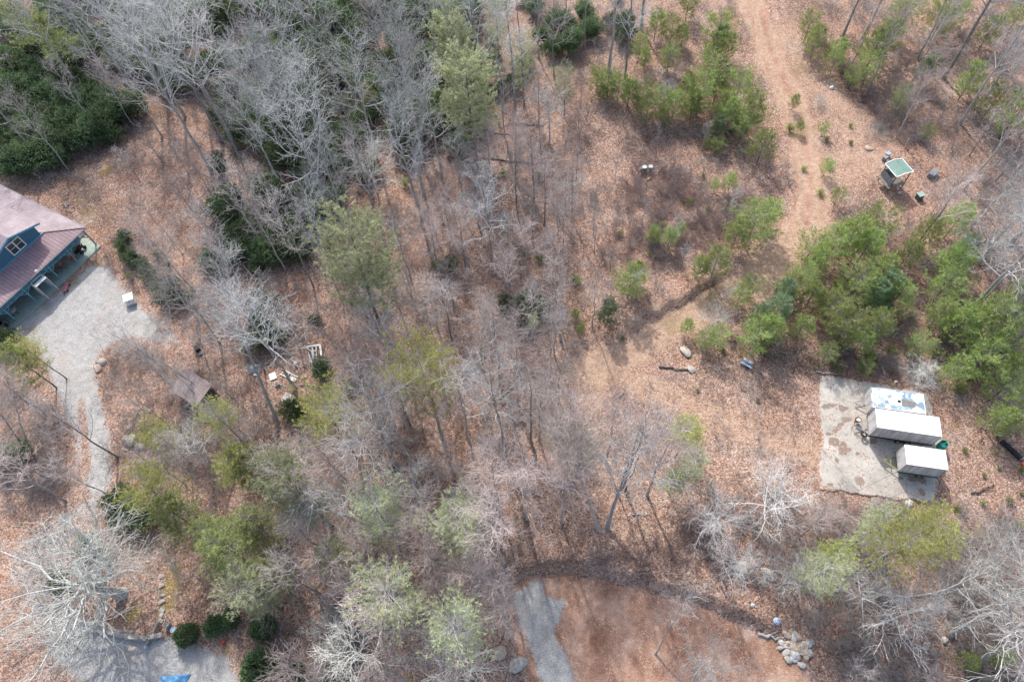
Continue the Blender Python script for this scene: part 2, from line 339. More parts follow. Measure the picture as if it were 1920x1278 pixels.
def fine(name, keep, sel, lift, step=.3):
    X, Y = np.meshgrid(np.arange(-90, 60, 1.0), np.arange(-8, 120, 1.0)); k = keep(X, Y)
    x0, x1, y0, y1 = X[k].min()-1, X[k].max()+1, Y[k].min()-1, Y[k].max()+1
    return sheet(name, np.arange(x0, x1, step), np.arange(y0, y1, step), lift, keep, sel)
fine('gravel_driveway', lambda X, Y: sdf(X, Y, GRAVEL) > -1.6, [('a', 0)], .012)
fine('clay_clearing', lambda X, Y: sdf(X, Y, CLAY) > -1.3, [('a', 0), ('a', 1)], .016)
fine('dirt_track', lambda X, Y: (dist_poly(X, Y, TRACK)[0] < 5.6) | (dist_poly(X, Y, TRACK2)[0] < 8) | (dist_poly(X, Y, PATHS[0])[0] < 5) | (dist_poly(X, Y, PATHS[1])[0] < 5), [('b', 0), ('a', 1)], .008, .4)
# concrete pad: bevelled slab with worn edge
def concrete():
    k = NM('old_concrete'); co = k.co()
    f = k.math('ADD', k.math('MULTIPLY', k.noise(.45, 6, .65, co), .65), k.math('MULTIPLY', k.noise(4, 6, .7, co), .35))
    c = k.ramp(f, [(.32, (.24, .225, .20)), (.47, (.39, .37, .33)), (.62, (.51, .485, .435)), (.8, (.60, .57, .52))])
    a = k.n('ShaderNodeAttribute', attribute_name='stain'); e = k.math('ADD', a.outputs['Fac'], k.math('MULTIPLY', k.math('SUBTRACT', k.noise(3.5, 5, .7, co), .5), 1.1))
    c = k.mix(k.math('MULTIPLY', k.sm(e, .42, .6), .85), c, (.20, .145, .11))
    a2 = k.n('ShaderNodeAttribute', attribute_name='edge'); e2 = k.math('ADD', a2.outputs['Fac'], k.math('MULTIPLY', k.math('SUBTRACT', k.noise(1.4, 6, .75, co), .5), 1.2))
    lit = k.ramp(k.vor(7, co), [(.1, (.13, .07, .05)), (.5, (.36, .22, .155)), (.9, (.6, .44, .34))])
    c = k.mix(k.math('MULTIPLY', k.sm(e2, .5, .68), .9), c, lit)
    cr = k.n('ShaderNodeTexVoronoi', feature='DISTANCE_TO_EDGE', i_Scale=.13); k.t.links.new(k.noise(.9, 4, .6, co, 'Color'), cr.inputs['Vector']) if False else k.t.links.new(co, cr.inputs['Vector']); c = k.mix(k.math('MULTIPLY', k.math('LESS_THAN', cr.outputs[0], .004), .45), c, (.12, .10, .08)); c = k.mix(k.math('MULTIPLY', k.math('GREATER_THAN', k.math('ADD', k.vor(6, co, 'Distance'), k.noise(.8, 4, .7, co)), 1.2), .8), c, lit); c = k.mix(k.math('MULTIPLY', k.sm(k.noise(.28, 5, .7, co), .5, .68), .35), c, (.25, .235, .21))
    k.base(c); k.bump(k.noise(9, 5, .7, co), .3, .02); return k.m
X0, X1 = min(p[0] for p in PAD), max(p[0] for p in PAD); Y0, Y1 = min(p[1] for p in PAD), max(p[1] for p in PAD)
xs = np.arange(X0-.1, X1+.1, .12); ys = np.arange(Y0-.1, Y1+.1, .12); X, Y = np.meshgrid(xs, ys); jx = (vnoise(X, Y, .8)-.5)*.35
D = sdf(X, Y, PAD)+jx; k_ = (D > 0).ravel(); idx = np.arange(X.size).reshape(X.shape)
q = np.stack([idx[:-1, :-1], idx[:-1, 1:], idx[1:, 1:], idx[1:, :-1]], -1).reshape(-1, 4); q = q[k_[q].all(1)]
u_, inv = np.unique(q, return_inverse=True); q = inv.reshape(-1, 4); top = np.stack([X.ravel()[u_], Y.ravel()[u_], np.full(len(u_), .10)], -1)
edg = {}
for f in q:
    for i in range(4):
        a, b = f[i], f[(i+1) % 4]
        if (b, a) in edg: edg.pop((b, a))
        else: edg[(a, b)] = 1
E = np.array(list(edg)); nb = len(top); bot = top.copy(); bot[:, 2] = -.25
side = np.stack([E[:, 1], E[:, 0], E[:, 0]+nb, E[:, 1]+nb], -1)
me = np_mesh('concrete_pad', np.concatenate([top, bot]), [q, side], [concrete()])
st = np.zeros(2*nb, np.float32)
SP = [(1553, 761, .75, .28), (1578, 765, .3, .45), (1585, 765, .3, .2), (1587, 786, .55, .3), (1577, 795, .35, .2), (1572, 802, .3, .2), (1566, 808, .35, .2), (1553, 813, .3, .2), (1564, 828, .6, .5), (1582, 835, .35, .45), (1580, 845, .45, .45), (1590, 843, .4, .22), (1608, 850, .25, .18), (1612, 902, .5, .5), (1569, 862, .2, .35), (1636, 827, .45, .3), (1713, 897, .55, .3), (1729, 900, .35, .4), (1689, 896, .3, .2), (1729, 923, .25, .4), (1556, 908, .3, .2), (1620, 820, .3, .2)]
for (px, py, rx, ry) in SP:
    w = W(px, py, .1); st[:nb] = np.maximum(st[:nb], np.clip(1.25-.75*np.hypot((top[:, 0]-w[0])/rx, (top[:, 1]-w[1])/ry), 0, 1))
a = me.attributes.new('stain', 'FLOAT', 'POINT'); a.data.foreach_set('value', st)
ed = np.zeros(2*nb, np.float32); ed[:nb] = sstep(.8, 0, sdf(top[:, 0], top[:, 1], PAD))*.75
a = me.attributes.new('edge', 'FLOAT', 'POINT'); a.data.foreach_set('value', ed)
tag(link('concrete_pad', me), kind='structure')
# ------------------------------------------------------------ house
def seam_metal(name, lo, hi, axis='X', pitch=.42):
    k = NM(name); co = k.co('Object'); sp = k.n('ShaderNodeSeparateXYZ'); k.t.links.new(co, sp.inputs[0])
    fr = k.math('FRACT', k.math('MULTIPLY', sp.outputs[axis], 1/pitch))
    line = k.math('LESS_THAN', k.math('ABSOLUTE', k.math('SUBTRACT', fr, .5)), .11)
    c = k.ramp(k.math('ADD', k.math('MULTIPLY', k.noise(.5, 7, .7), .7), k.math('MULTIPLY', k.noise(3.5, 6, .7), .3)), [(.34, tuple(x*.72 for x in lo)), (.5, lo), (.66, hi)])
    k.base(k.mix(k.math('MULTIPLY', line, .6), c, (lo[0]*.55, lo[1]*.5, lo[2]*.5))); k.b.inputs['Roughness'].default_value = .6
    k.b.inputs['Specular IOR Level'].default_value = .3
    k.bump(line, .8, .03); return k.m
ROOF_U = seam_metal('pink_red_seam_metal', (.30, .205, .22), (.385, .28, .295), 'X'); ROOF_V = seam_metal('pink_red_seam_metal_side', (.27, .215, .235), (.40, .335, .355), 'Y')
BLUE = simple('blue_painted_siding', (.065, .17, .26), .6, vary=.18, scale=6); BLUE_L = simple('blue_trim_paint', (.13, .32, .42), .6, vary=.15)
WHITE = simple('white_paint', (.74, .74, .72), .5, vary=.06); GLASS = simple('dark_window_glass', (.05, .06, .07), .12, vary=.2, spec=.6)
SLAB = simple('green_grey_porch_floor', (.30, .37, .32), .7, vary=.15, scale=2); DARKM = simple('black_plastic', (.02, .02, .022), .5, vary=.3)
STEEL = simple('galvanised_steel', (.42, .43, .44), .4, .6, vary=.2); RUST = simple('rusty_metal', (.28, .15, .11), .8, vary=.35, scale=5)
WOOD = simple('weathered_grey_wood', (.21, .19, .17), .85, vary=.35, scale=6, bump=.3); RED = simple('red_paint', (.45, .05, .04), .5); ORANGE = simple('orange_red_plastic', (.55, .13, .04), .55)
TEAL = simple('teal_plastic', (.05, .34, .27), .5); BLUEP = simple('blue_plastic', (.10, .22, .42), .5, vary=.3); LBLUE = simple('pale_blue_plastic', (.35, .45, .52), .5)
RUBBER = simple('black_rubber', (.025, .025, .025), .8); GREENP = simple('dark_green_frame_paint', (.04, .09, .055), .6); YELG = simple('yellow_green_steel', (.25, .28, .1), .6)
GREYM = simple('grey_painted_metal', (.25, .26, .27), .6, vary=.2); TANW = simple('raw_lumber', (.5, .38, .25), .8, vary=.25, scale=5)
STONE = simple('grey_stone', (.40, .37, .33), .9, vary=.4, scale=2.5, bump=.6); STONE_T = simple('tan_stone', (.52, .41, .31), .9, vary=.3, scale=3, bump=.6); STONE_L = simple('pale_stone', (.56, .54, .5), .9, vary=.25, scale=3, bump=.6)
hA = W(160, 426.5, 3.2); ang = math.atan2(-.83764, -.54622)           # local x = along the front eave, local y = into the house (mirrored: y = -v)
house = empty('house', (hA[0], hA[1], 0), ang)
# local frame: x=u, y=-v because v lies to the right-hand side of u
tag(house, 'large blue house with pink red standing seam metal roof and long covered porch', 'house')
def L(u, v, z): return (u, -v, z)
U, V, s_, ze = 20.0, 16.0, .25, 3.2
zf = lambda v: ze+s_*v
t_ = .10
def slab_poly(mb, pts, t):
    pts = [Vector(p) for p in pts]; lo = [p-Vector((0, 0, t)) for p in pts]; n = len(pts); b = len(mb.V)
    mb.V += [tuple(p) for p in pts]+[tuple(p) for p in lo]; mb.F.append([b+i for i in range(n)]); mb.F.append([b+n+i for i in range(n)][::-1])
    for i in range(n): j = (i+1) % n; mb.F.append([b+i, b+n+i, b+n+j, b+j])
m = MB(); slab_poly(m, [L(0, 0, ze), L(U, 0, ze), L(U-8, 8, ze+8*s_), L(8, 8, ze+8*s_)], t_); slab_poly(m, [L(U, V, ze), L(0, V, ze), L(8, 8, ze+8*s_), L(U-8, 8, ze+8*s_)], t_)
roof = m.build('roof', ROOF_U, house)
m = MB(); slab_poly(m, [L(0, V, ze), L(0, 0, ze), L(8, 8, ze+8*s_)], t_); slab_poly(m, [L(U, 0, ze), L(U, V, ze), L(U-8, 8, ze+8*s_)], t_); m.build('roof', ROOF_V, house)
m = MB(); m.bar(L(.02, .02, ze+.05), L(8, 8, ze+8*s_+.05), .16, .05); m.bar(L(8, 8, ze+8*s_+.05), L(U-8, 8, ze+8*s_+.05), .16, .05); m.build('ridge_cap', ROOF_U, house)
for (pu, pv) in ((12.5, 5), (15, 3), (4.6, 9.5)):
    zz = ze+s_*min(pu, pv); m = MB(); m.tube([L(pu, pv, zz-.1), L(pu, pv, zz+.45)], .09, 10); m.tube([L(pu, pv, zz+.45), L(pu, pv, zz+.55)], .15, 10); m.build('vent_pipe', DARKM, house)
# dormer
um, vw, zb, zp = 6.5, 3.15, 3.95, 6.9
dz = lambda u: zp-.32*abs(u-um)
m = MB(); P = [L(3.5, vw, zb), L(9.5, vw, zb), L(9.5, vw, dz(9.5)-.1), L(um, vw, zp-.12), L(3.5, vw, dz(3.5)-.1)]
m.poly(P[::-1]); m.poly([L(3.5, vw, zb-.1), L(3.5, vw, dz(3.5)-.1), L(3.5, 11, dz(3.5)-.1), L(3.5, 11, zb-.1)]); m.poly([L(9.5, vw, zb-.1), L(9.5, 11, zb-.1), L(9.5, 11, dz(9.5)-.1), L(9.5, vw, dz(9.5)-.1)])
dorm = m.build('dormer', BLUE, house)
m = MB()
for sg in (-1, 1):
    ue = um+sg*3.6; Q = [L(um, 2.6, zp), L(ue, 2.6, dz(ue)), L(ue, 11.3, dz(ue)), L(um, 11.3, zp)]
    slab_poly(m, Q if sg > 0 else Q[::-1], .09)
m.build('dormer_roof', ROOF_V, dorm)
m = MB()
for sg in (-1, 1): m.bar(L(um, 2.56, zp-.13), L(um+sg*3.6, 2.56, dz(um+3.6)-.13), .05, .24)
m.box(3.2, 9.8, -vw+.0, -vw+.16, zb-.0, zb+.14); m.build('dormer_trim', BLUE_L, dorm)
win = MB(); wu, wz0, wz1, yy = 6.4, 4.35, 5.75, -vw+.005
for (a, b, c, d) in ((wu-.95, wu+.95, wz0-.12, wz0), (wu-.95, wu+.95, wz1, wz1+.12), (wu-.95, wu-.82, wz0, wz1), (wu+.82, wu+.95, wz0, wz1), (wu-.07, wu+.07, wz0, wz1)): win.box(a, b, yy, yy+.07, c, d)
for a in (wu-.82, wu+.07): win.box(a, a+.75, yy, yy+.045, (wz0+wz1)/2-.03, (wz0+wz1)/2+.03)
wi = win.build('window', WHITE, dorm); m = MB(); m.box(wu-.82, wu+.82, yy, yy+.02, wz0, wz1); m.build('pane', GLASS, wi)
# walls, porch
m = MB(); m.box(.6, U-.6, -(V-.6), -2.7, 0, ze+.1); m.build('wall', BLUE, house)
m = MB(); m.box(.25, U-.3, -2.72, .42, -.1, .16); m.box(.55, 13.3, .42, .5, -.05, .1); m.build('porch_floor', SLAB, house)
m = MB(); m.tube([L(-.02, -.07, ze-.07), L(U, -.07, ze-.07)], .07, 8); m.tube([L(-.05, 0, ze-.05), L(-.05, V, ze-.05)], .06, 8); m.build('gutter', GREYM, house)
posts = [.35, 3.35, 6.2, 7.6, 9.9, 12.9, 16, 19.3]
for pu in posts:
    m = MB(); m.box(pu-.07, pu+.07, -.32, -.18, .16, ze-.12); m.build('porch_post', BLUE_L, house)
    m = MB()
    for sg in (-1, 1):
        if 0 < pu+sg*.7: m.bar((pu, -.25, ze-1.5), (pu+sg*.62, -.25, ze-.98), .09)
    m.bar((pu, -.25, ze-1.45), (pu, -.95, ze-.95), .08); m.build('post_bracket', BLUE_L, house)
for a, b in zip(posts[:-1], posts[1:]):      # fretwork frieze panels hanging under the eave
    m = MB(); m.box(a+.07, b-.07, -.29, -.21, ze-.22, ze-.12); m.box(a+.07, b-.07, -.29, -.21, ze-.98, ze-.88)
    n = int((b-a)/.16)
    for i in range(n):
        x = a+.1+(b-a-.2)*(i+.5)/n; mid = abs(i-n/2) < 2
        if mid: continue
        m.box(x-.035, x+.035, -.275, -.225, ze-.88, ze-.22)
    xm = (a+b)/2; m.bar((xm-.3, -.25, ze-.86), (xm+.3, -.25, ze-.24), .06); m.bar((xm-.3, -.25, ze-.24), (xm+.3, -.25, ze-.86), .06)
    m.box(xm-.36, xm-.3, -.28, -.22, ze-.88, ze-.22); m.box(xm+.3, xm+.36, -.28, -.22, ze-.88, ze-.22)
    m.build('frieze_panel', BLUE_L, house)
for x in (1.1, 8): m = MB(); m.box(x, x+.85, -2.76, -2.71, .2, 2.2); m.build('door', WHITE, house)
for x in (4.2, 5.6, 11, 14.5): m = MB(); m.box(x, x+.9, -2.76, -2.71, 1.0, 2.2); m.build('window', WHITE, house)
def hw(u, v, z): c, s = math.cos(ang), math.sin(ang); return (hA[0]+u*c+v*s, hA[1]+u*s-v*c, z)
# things on and near the porch
def porch_things():
    t = empty('parked_quad_bike', hw(1.9, 1.15, .16), ang+.4); tag(t, 'small black quad bike with red lights at the right end of the porch', 'quad bike')
    m = MB(); m.box(-.55, .55, -.22, .22, .35, .6); m.box(-.3, .25, -.18, .18, .6, .78); m.build('body', DARKM, t, .05)
    m = MB(); m.bar((.35, -.35, .95), (.35, .35, .95), .05); m.bar((.4, 0, .6), (.35, 0, .95), .06); m.build('handlebar', DARKM, t)
    for x in (-.4, .42):
        for y in (-.36, .36): m = MB(); m.tube([(x, y-.1, .24), (x, y+.1, .24)], .24, 14); m.build('wheel', RUBBER, t)
    for y in (-.15, .15): m = MB(); m.tube([(-.58, y, .62), (-.55, y, .74)], .08, 10); m.build('tail_lamp', RED, t)
    t = empty('barbecue_grill', hw(12.3, .95, .16), ang); tag(t, 'dark kettle barbecue under the left end of the porch', 'barbecue')
    m = MB(); m.tube([(0, 0, .55), (0, 0, .7), (0, 0, .85), (0, 0, 1.0), (0, 0, 1.1)], [.3, .48, .5, .38, .1], 18); m.build('kettle', GREYM, t, smooth=False)
    m = MB(); [m.bar((.4*math.cos(a), .4*math.sin(a), 0), (.2*math.cos(a), .2*math.sin(a), .6), .04) for a in (0, 2.1, 4.2)]; m.build('leg', DARKM, t)
    m = MB(); m.bar((-.15, 0, 1.16), (.15, 0, 1.16), .04); m.build('handle', STEEL, t)
    for i, (u, v, c, lb) in enumerate(((3.3, .85, ORANGE, 'orange cushioned chair beside the second porch post'), (4.6, 1.0, RUST, 'reddish brown porch chair near the orange chair'), (5.4, 1.15, RUST, 'reddish brown porch chair next to the white lattice rack'))):
        t = empty('porch_chair', hw(u, v, .16), ang+.5*i); tag(t, lb, 'chair', 'chairs on the porch')
        m = MB(); m.box(-.27, .27, -.27, .27, .38, .46); m.build('seat', c, t, .02); m = MB(); m.box(-.27, .27, -.3, -.24, .46, 1.0); m.build('backrest', c, t, .02)
        for x in (-.24, .24):
            for y in (-.24, .24): m = MB(); m.bar((x, y, 0), (x, y, .4), .05); m.build('leg', DARKM, t)
    t = empty('lattice_rack', hw(8.15, -.25, 0), ang); tag(t, 'white framed lattice rack standing at the porch edge under the eave', 'rack')
    m = MB(); [m.bar((x, y, 0), (x, y, 2.5), .07) for x in (-.75, .75) for y in (-.45, .55)]; m.bar((-.75, -.45, 2.5), (.75, -.45, 2.5), .08); m.bar((-.75, .55, 2.5), (.75, .55, 2.5), .08); m.bar((-.75, -.45, 2.5), (-.75, .55, 2.5), .08); m.bar((.75, -.45, 2.5), (.75, .55, 2.5), .08); m.build('frame', WHITE, t)
    m = MB(); m.box(-.72, .72, .02, .52, 2.42, 2.47); m.build('shelf', WHITE, t); m = MB(); [m.bar((-.72+.12*i, -.42, 2.45), (-.72+.12*i, .0, 2.45), .03) for i in range(13)]; m.build('lattice', GREYM, t)
    t = empty('porch_lamp', hw(7.5, -.1, 3.2), ang); tag(t, 'white globe lamp mounted on the eave above the lattice rack', 'lamp')
    m = MB(); m.tube([(0, 0, .0), (0, 0, .08), (0, 0, .22), (0, 0, .36), (0, 0, .42)], [.05, .12, .17, .13, .03], 14); m.build('globe', WHITE, t); m = MB(); m.box(-.1, .1, -.14, .1, -.04, .02); m.build('bracket', STEEL, t)
    g = G(126, 541); t = empty('garden_wagon', tuple(g), ang+.55); tag(t, 'small faded red wagon standing on the grass below the porch', 'wagon')
    m = MB(); m.box(-.6, .6, -.22, .22, .2, .26); m.box(-.6, .6, -.22, -.19, .26, .4); m.box(-.6, .6, .19, .22, .26, .4); m.box(-.6, -.57, -.19, .19, .26, .4); m.box(.57, .6, -.19, .19, .26, .4); m.build('tray', simple('faded_pink_red_paint', (.5, .22, .22), .6), t)
    for x in (-.42, .42):
        for y in (-.26, .26): m = MB(); m.tube([(x, y-.03, .12), (x, y+.03, .12)], .12, 12); m.build('wheel', RUBBER, t)
    m = MB(); m.bar((.6, 0, .24), (1.15, 0, .1), .04); m.build('handle', DARKM, t)
    g = G(129, 393); t = empty('covered_bicycle', tuple(g), .4); tag(t, 'dark blue bicycle lying behind the house beside the roof corner', 'bicycle')
    for x in (-.5, .5): m = MB(); m.ring((x, 0, .33), .31, .03, 'y'); m.build('wheel', RUBBER, t)
    m = MB(); m.bar((-.5, 0, .33), (-.15, 0, .75), .05); m.bar((-.15, 0, .75), (.4, 0, .8), .05); m.bar((.4, 0, .8), (.5, 0, .33), .05); m.bar((-.1, 0, .35), (.4, 0, .75), .05); m.bar((-.1, 0, .35), (-.2, 0, .9), .05); m.bar((.42, -.25, .95), (.42, .25, .95), .04); m.build('frame', BLUEP, t)
    m = MB(); m.box(-.35, -.08, -.08, .08, .9, .97); m.build('saddle', DARKM, t, .02)
    g = hw(13.6, .7, 0); t = empty('porch_steps', g, ang); tag(t, 'weathered wooden steps with handrail at the left end of the porch', 'steps')
    for i in range(3): m = MB(); m.box(-.1+i*.35, .3+i*.35, -1.2, .3, .28-.12*i-.05, .28-.12*i); m.build('tread', WOOD, t)
    m = MB(); [m.bar((.1+i*.45, .3, 0), (.1+i*.45, .3, 1.0-.1*i), .08) for i in range(3)]; m.bar((.1, .3, 1.0), (1.0, .3, .8), .07); m.build('handrail', WOOD, t)
porch_things()
# ------------------------------------------------------------ vehicles on the pad
def fit(corners, h):
    P = [W(*c, h) for c in corners]; c = sum(P)/4; d = P[1]-P[0]+P[2]-P[3]; a = math.atan2(d[1], d[0])
    L_ = (np.linalg.norm(P[1]-P[0])+np.linalg.norm(P[2]-P[3]))/2; w = (np.linalg.norm(P[2]-P[1])+np.linalg.norm(P[3]-P[0]))/2
    return c, L_, w, a
def streak_metal():
    k = NM('streaky_white_panel'); co = k.co(); mp = k.n('ShaderNodeMapping'); mp.inputs['Scale'].default_value = (3.2, 3.2, .35); k.t.links.new(co, mp.inputs[0])
    c = k.ramp(k.noise(1.4, 6, .7, mp.outputs[0]), [(.34, (.27, .24, .23)), (.46, (.46, .45, .45)), (.6, (.62, .62, .63))]); k.base(c)
    sp = k.n('ShaderNodeSeparateXYZ'); k.t.links.new(co, sp.inputs[0]); fr = k.math('FRACT', k.math('MULTIPLY', sp.outputs[0], 2.2)); k.bump(k.math('LESS_THAN', fr, .08), .5, .02)
    k.b.inputs['Roughness'].default_value = .5; return k.m
PANEL = streak_metal(); WROOF = simple('white_trailer_roof', (.78, .78, .76), .45, vary=.12, scale=1.6)
def trailer(corners, h, zb, label, long):
    c, Ln, w, a = fit(corners, h); t = empty('box_trailer', (c[0], c[1], .1), a); h -= .1; zb -= .1
    tag(t, label, 'trailer', 'box trailers on the concrete pad'); x, y = Ln/2, w/2
    m = MB(); m.box(-x+.02, x-.02, -y+.02, y-.02, zb, h-.05); body = m.build('body', PANEL, t, .03)
    m = MB(); m.box(-x, x, -y, y, h-.05, h); rf = m.build('roof', WROOF, t, .02)
    m = MB(); [m.box(-x+2*x*i/9-.02, -x+2*x*i/9+.02, -y+.04, y-.04, h+.001, h+.014) for i in range(1, 9)]; m.build('roof_seam', WROOF, rf)
    for sy in (-1, 1): m = MB(); [m.box(-x+2*x*i/12-.015, -x+2*x*i/12+.015, sy*(y-.02)-.012, sy*(y-.02)+.012, zb+.03, h-.15) for i in range(1, 12)]; m.build('side_rib', PANEL, body)
    m = MB(); m.box(-x+.02, x-.02, -y+.001, -y+.03, h-.14, h-.052); m.box(-x+.02, x-.02, y-.03, y-.001, h-.14, h-.052); m.build('top_rail', STEEL, body)
    for sx in (-1, 1):
        for sy in (-1, 1): m = MB(); m.box(sx*x-(.05 if sx > 0 else 0)+.0, sx*x+(0 if sx > 0 else .05), sy*y-(.05 if sy > 0 else 0), sy*y+(0 if sy > 0 else .05), zb, h-.052); m.build('corner_trim', STEEL, t)
    fm = DARKM if long else GREENP
    m = MB(); m.box(-x-.02, x+.02, -y-.03, -y+.07, zb-.16, zb-.004); m.box(-x-.02, x+.02, y-.07, y+.03, zb-.16, zb-.004)
    for i in range(6): xx = -x+.1+(2*x-.2)*i/5; m.box(xx-.04, xx+.04, -y+.07, y-.07, zb-.12, zb-.01)
    m.build('chassis', fm, t)
    tl = 1.25 if long else 1.15; fc = GREYM if long else YELG
    m = MB(); m.bar((-x, -y*.75, zb-.12), (-x-tl, 0, zb-.2), .08); m.bar((-x, y*.75, zb-.12), (-x-tl, 0, zb-.2), .08); m.bar((-x-.5, -.35, zb-.14), (-x-.5, .35, zb-.14), .06); tg = m.build('tongue', fc, t)
    m = MB(); m.tube([(-x-tl, 0, 0), (-x-tl, 0, zb+.25)], .04, 8); m.bar((-x-tl-.15, 0, zb+.25), (-x-tl+.15, 0, zb+.25), .03); m.build('jack', STEEL, tg)
    axs = (.0, .85) if long else (.3,)
    for ax in axs:
        for sy in (-1, 1):
            m = MB(); m.tube([(ax, sy*(y-.12)-.1, .33), (ax, sy*(y-.12)+.1, .33)], .33, 18); wl = m.build('wheel', RUBBER, t)
            m = MB(); m.tube([(ax, sy*(y-.12)+sy*.1, .33), (ax, sy*(y-.12)+sy*.125, .33)], .17, 12); m.build('rim', STEEL, wl)
    m = MB(); m.box(x-.018, x+.012, -y+.12, -.02, zb+.1, h-.15); m.box(x-.018, x+.012, .02, y-.12, zb+.1, h-.15); m.build('rear_door', PANEL, t)
    for sy in (-1, 1): m = MB(); m.box(x+.0125, x+.03, sy*(y-.08)-.05, sy*(y-.08)+.05, zb+.02, zb+.09); m.build('tail_lamp', RED, t)
    if long:
        m = MB(); m.ring((-x-.3, -y+.25, .55), .26, .1, 'z'); m.build('spare_wheel', RUBBER, t)
    return t
trailer([(1642.4, 765.4), (1762.8, 781.8), (1766.1, 819), (1643.5, 800.5)], 2.95, .95, 'long white box trailer with streaky grey side and black chassis, middle of the pad', True)
trailer([(1697, 833.3), (1773.8, 843.2), (1778.1, 881.5), (1699.3, 869.4)], 2.8, .85, 'short white box trailer with dark green frame and yellow green tongue', False)
def old_camper():
    c, Ln, w, a = fit([(1635.8, 725), (1736.5, 738.7), (1732, 775), (1632.5, 762)], 2.2); t = empty('old_camper', (c[0], c[1], .1), a); x, y = Ln/2, w/2
    tag(t, 'old flat camper with peeling white and blue roof patches behind the long trailer', 'camper')
    k = NM('peeling_roof'); co = k.co(); mp = k.n('ShaderNodeMapping'); mp.inputs['Scale'].default_value = (1, 1, 1); k.t.links.new(co, mp.inputs[0])
    v = k.vor(1.9, mp.outputs[0], 'Color'); sc = k.n('ShaderNodeSeparateColor'); k.t.links.new(v, sc.inputs[0]); n = k.noise(2.2, 5, .7, co)
    f = k.math('ADD', k.math('MULTIPLY', sc.outputs[0], .45), k.math('MULTIPLY', n, .6))
    cc = k.ramp(f, [(.36, (.20, .29, .36)), (.47, (.36, .45, .50)), (.52, (.80, .82, .82)), (.72, (.84, .85, .84)), (.85, (.5, .47, .44))]); k.base(cc); k.b.inputs['Roughness'].default_value = .5
    m = MB(); m.box(-x+.03, x-.03, -y+.03, y-.03, .45, 2.0); m.build('body', PANEL, t, .06)
    m = MB(); m.box(-x, x, -y, y, 2.0, 2.08); rf = m.build('roof', k.m, t, .02)
    m = MB(); m.box(-x+.45, -x+.5, -y+.05, y-.05, 2.081, 2.12); m.box(x-.07, x-.02, -y+.05, y-.05, 2.081, 2.12); m.box(-x+.5, x-.07, -y+.02, -y+.07, 2.081, 2.12); m.box(-x+.5, x-.07, y-.07, y-.02, 2.081, 2.12); m.build('roof_rim', WHITE, t)
    m = MB(); m.box(-.05, .2, -.2, .0, 2.085, 2.18); m.build('roof_vent', DARKM, t); m = MB(); m.hexa([(.3, -.55, 2.085), (1.55, -.55, 2.085), (1.75, .0, 2.085), (.35, .2, 2.085), (.3, -.55, 2.1), (1.55, -.55, 2.1), (1.75, .0, 2.1), (.35, .2, 2.1)]); m.build('loose_board', WOOD, t)
    for sx in (-1, 1):
        m = MB(); m.tube([(sx*.4, -y+.0, .3), (sx*.4, -y+.22, .3)], .3, 16); m.build('wheel', RUBBER, t); m = MB(); m.tube([(sx*.4, y-.22, .3), (sx*.4, y, .3)], .3, 16); m.build('wheel', RUBBER, t)
    m = MB(); m.bar((-x, -.5, .45), (-x-1, 0, .4), .08); m.bar((-x, .5, .45), (-x-1, 0, .4), .08); m.build('tongue', GREYM, t)
    p = G(1671, 724); l = empty('yellow_post', (p[0], p[1], 0)); tag(l, 'short pale yellow timber post behind the old camper', 'post'); m = MB(); m.box(-.12, .12, -.06, .06, 0, 1.1); m.build('shaft', TANW, l, .01); m = MB(); m.box(-.16, .16, -.09, .09, 1.1, 1.15); m.build('cap', TANW, l)
old_camper()
def at(px, py, zz=None, z=0.0):
    p = G(px, py) if zz is None else W(px, py, zz); return (p[0], p[1], p[2] if zz is None else zz)
t = empty('water_barrel', at(1762, 838, .1)); tag(t, 'open teal plastic barrel between the two white trailers', 'barrel')
m = MB(); m.tube([(0, 0, 0), (0, 0, .3), (0, 0, .6), (0, 0, .9)], [.36, .40, .40, .38], 20, cap=False); m.ring((0, 0, .9), .38, .03); m.build('drum', TEAL, t); m = MB(); m.tube([(0, 0, .05), (0, 0, .62)], .34, 18); m.build('contents', simple('dark_teal', (.04, .2, .17)), t); m = MB(); m.bar((-.38, 0, .88), (.38, .1, .88), .05); m.build('lid_strap', TEAL, t)
t = empty('rubbish_bin', at(1605, 792, .1)); tag(t, 'orange red tub with white bag and black rim at the long trailer tongue', 'bin')
m = MB(); m.tube([(0, 0, 0), (0, 0, .6)], [.22, .29], 16); m.build('tub', ORANGE, t); m = MB(); m.ring((0, .04, .62), .27, .05); m.build('rim', DARKM, t); m = MB(); m.tube([(.03, 0, .58), (.05, 0, .70), (.05, 0, .76)], [.22, .18, .05], 12); m.build('bag', WHITE, t)
def rock_mesh(seed, mat, n=2):
    import bmesh
    bm = bmesh.new(); bmesh.ops.create_icosphere(bm, subdivisions=n, radius=1); r = random.Random(seed)
    pl = [(Vector((r.gauss(0, 1), r.gauss(0, 1), r.gauss(0, 1))).normalized(), r.uniform(.55, .95)) for _ in range(10)]
    for v in bm.verts:
        for nrm, d in pl:
            e = v.co.dot(nrm)-d
            if e > 0: v.co -= nrm*e
        v.co *= 1+.04*r.gauss(0, 1)
    me = bpy.data.meshes.new('rock'); bm.to_mesh(me); bm.free(); me.materials.append(mat); return me
ROCKS = {k: [rock_mesh(i+s, mt) for i in range(5)] for k, mt, s in (('grey', STONE, 0), ('tan', STONE_T, 20), ('pale', STONE_L, 40))}
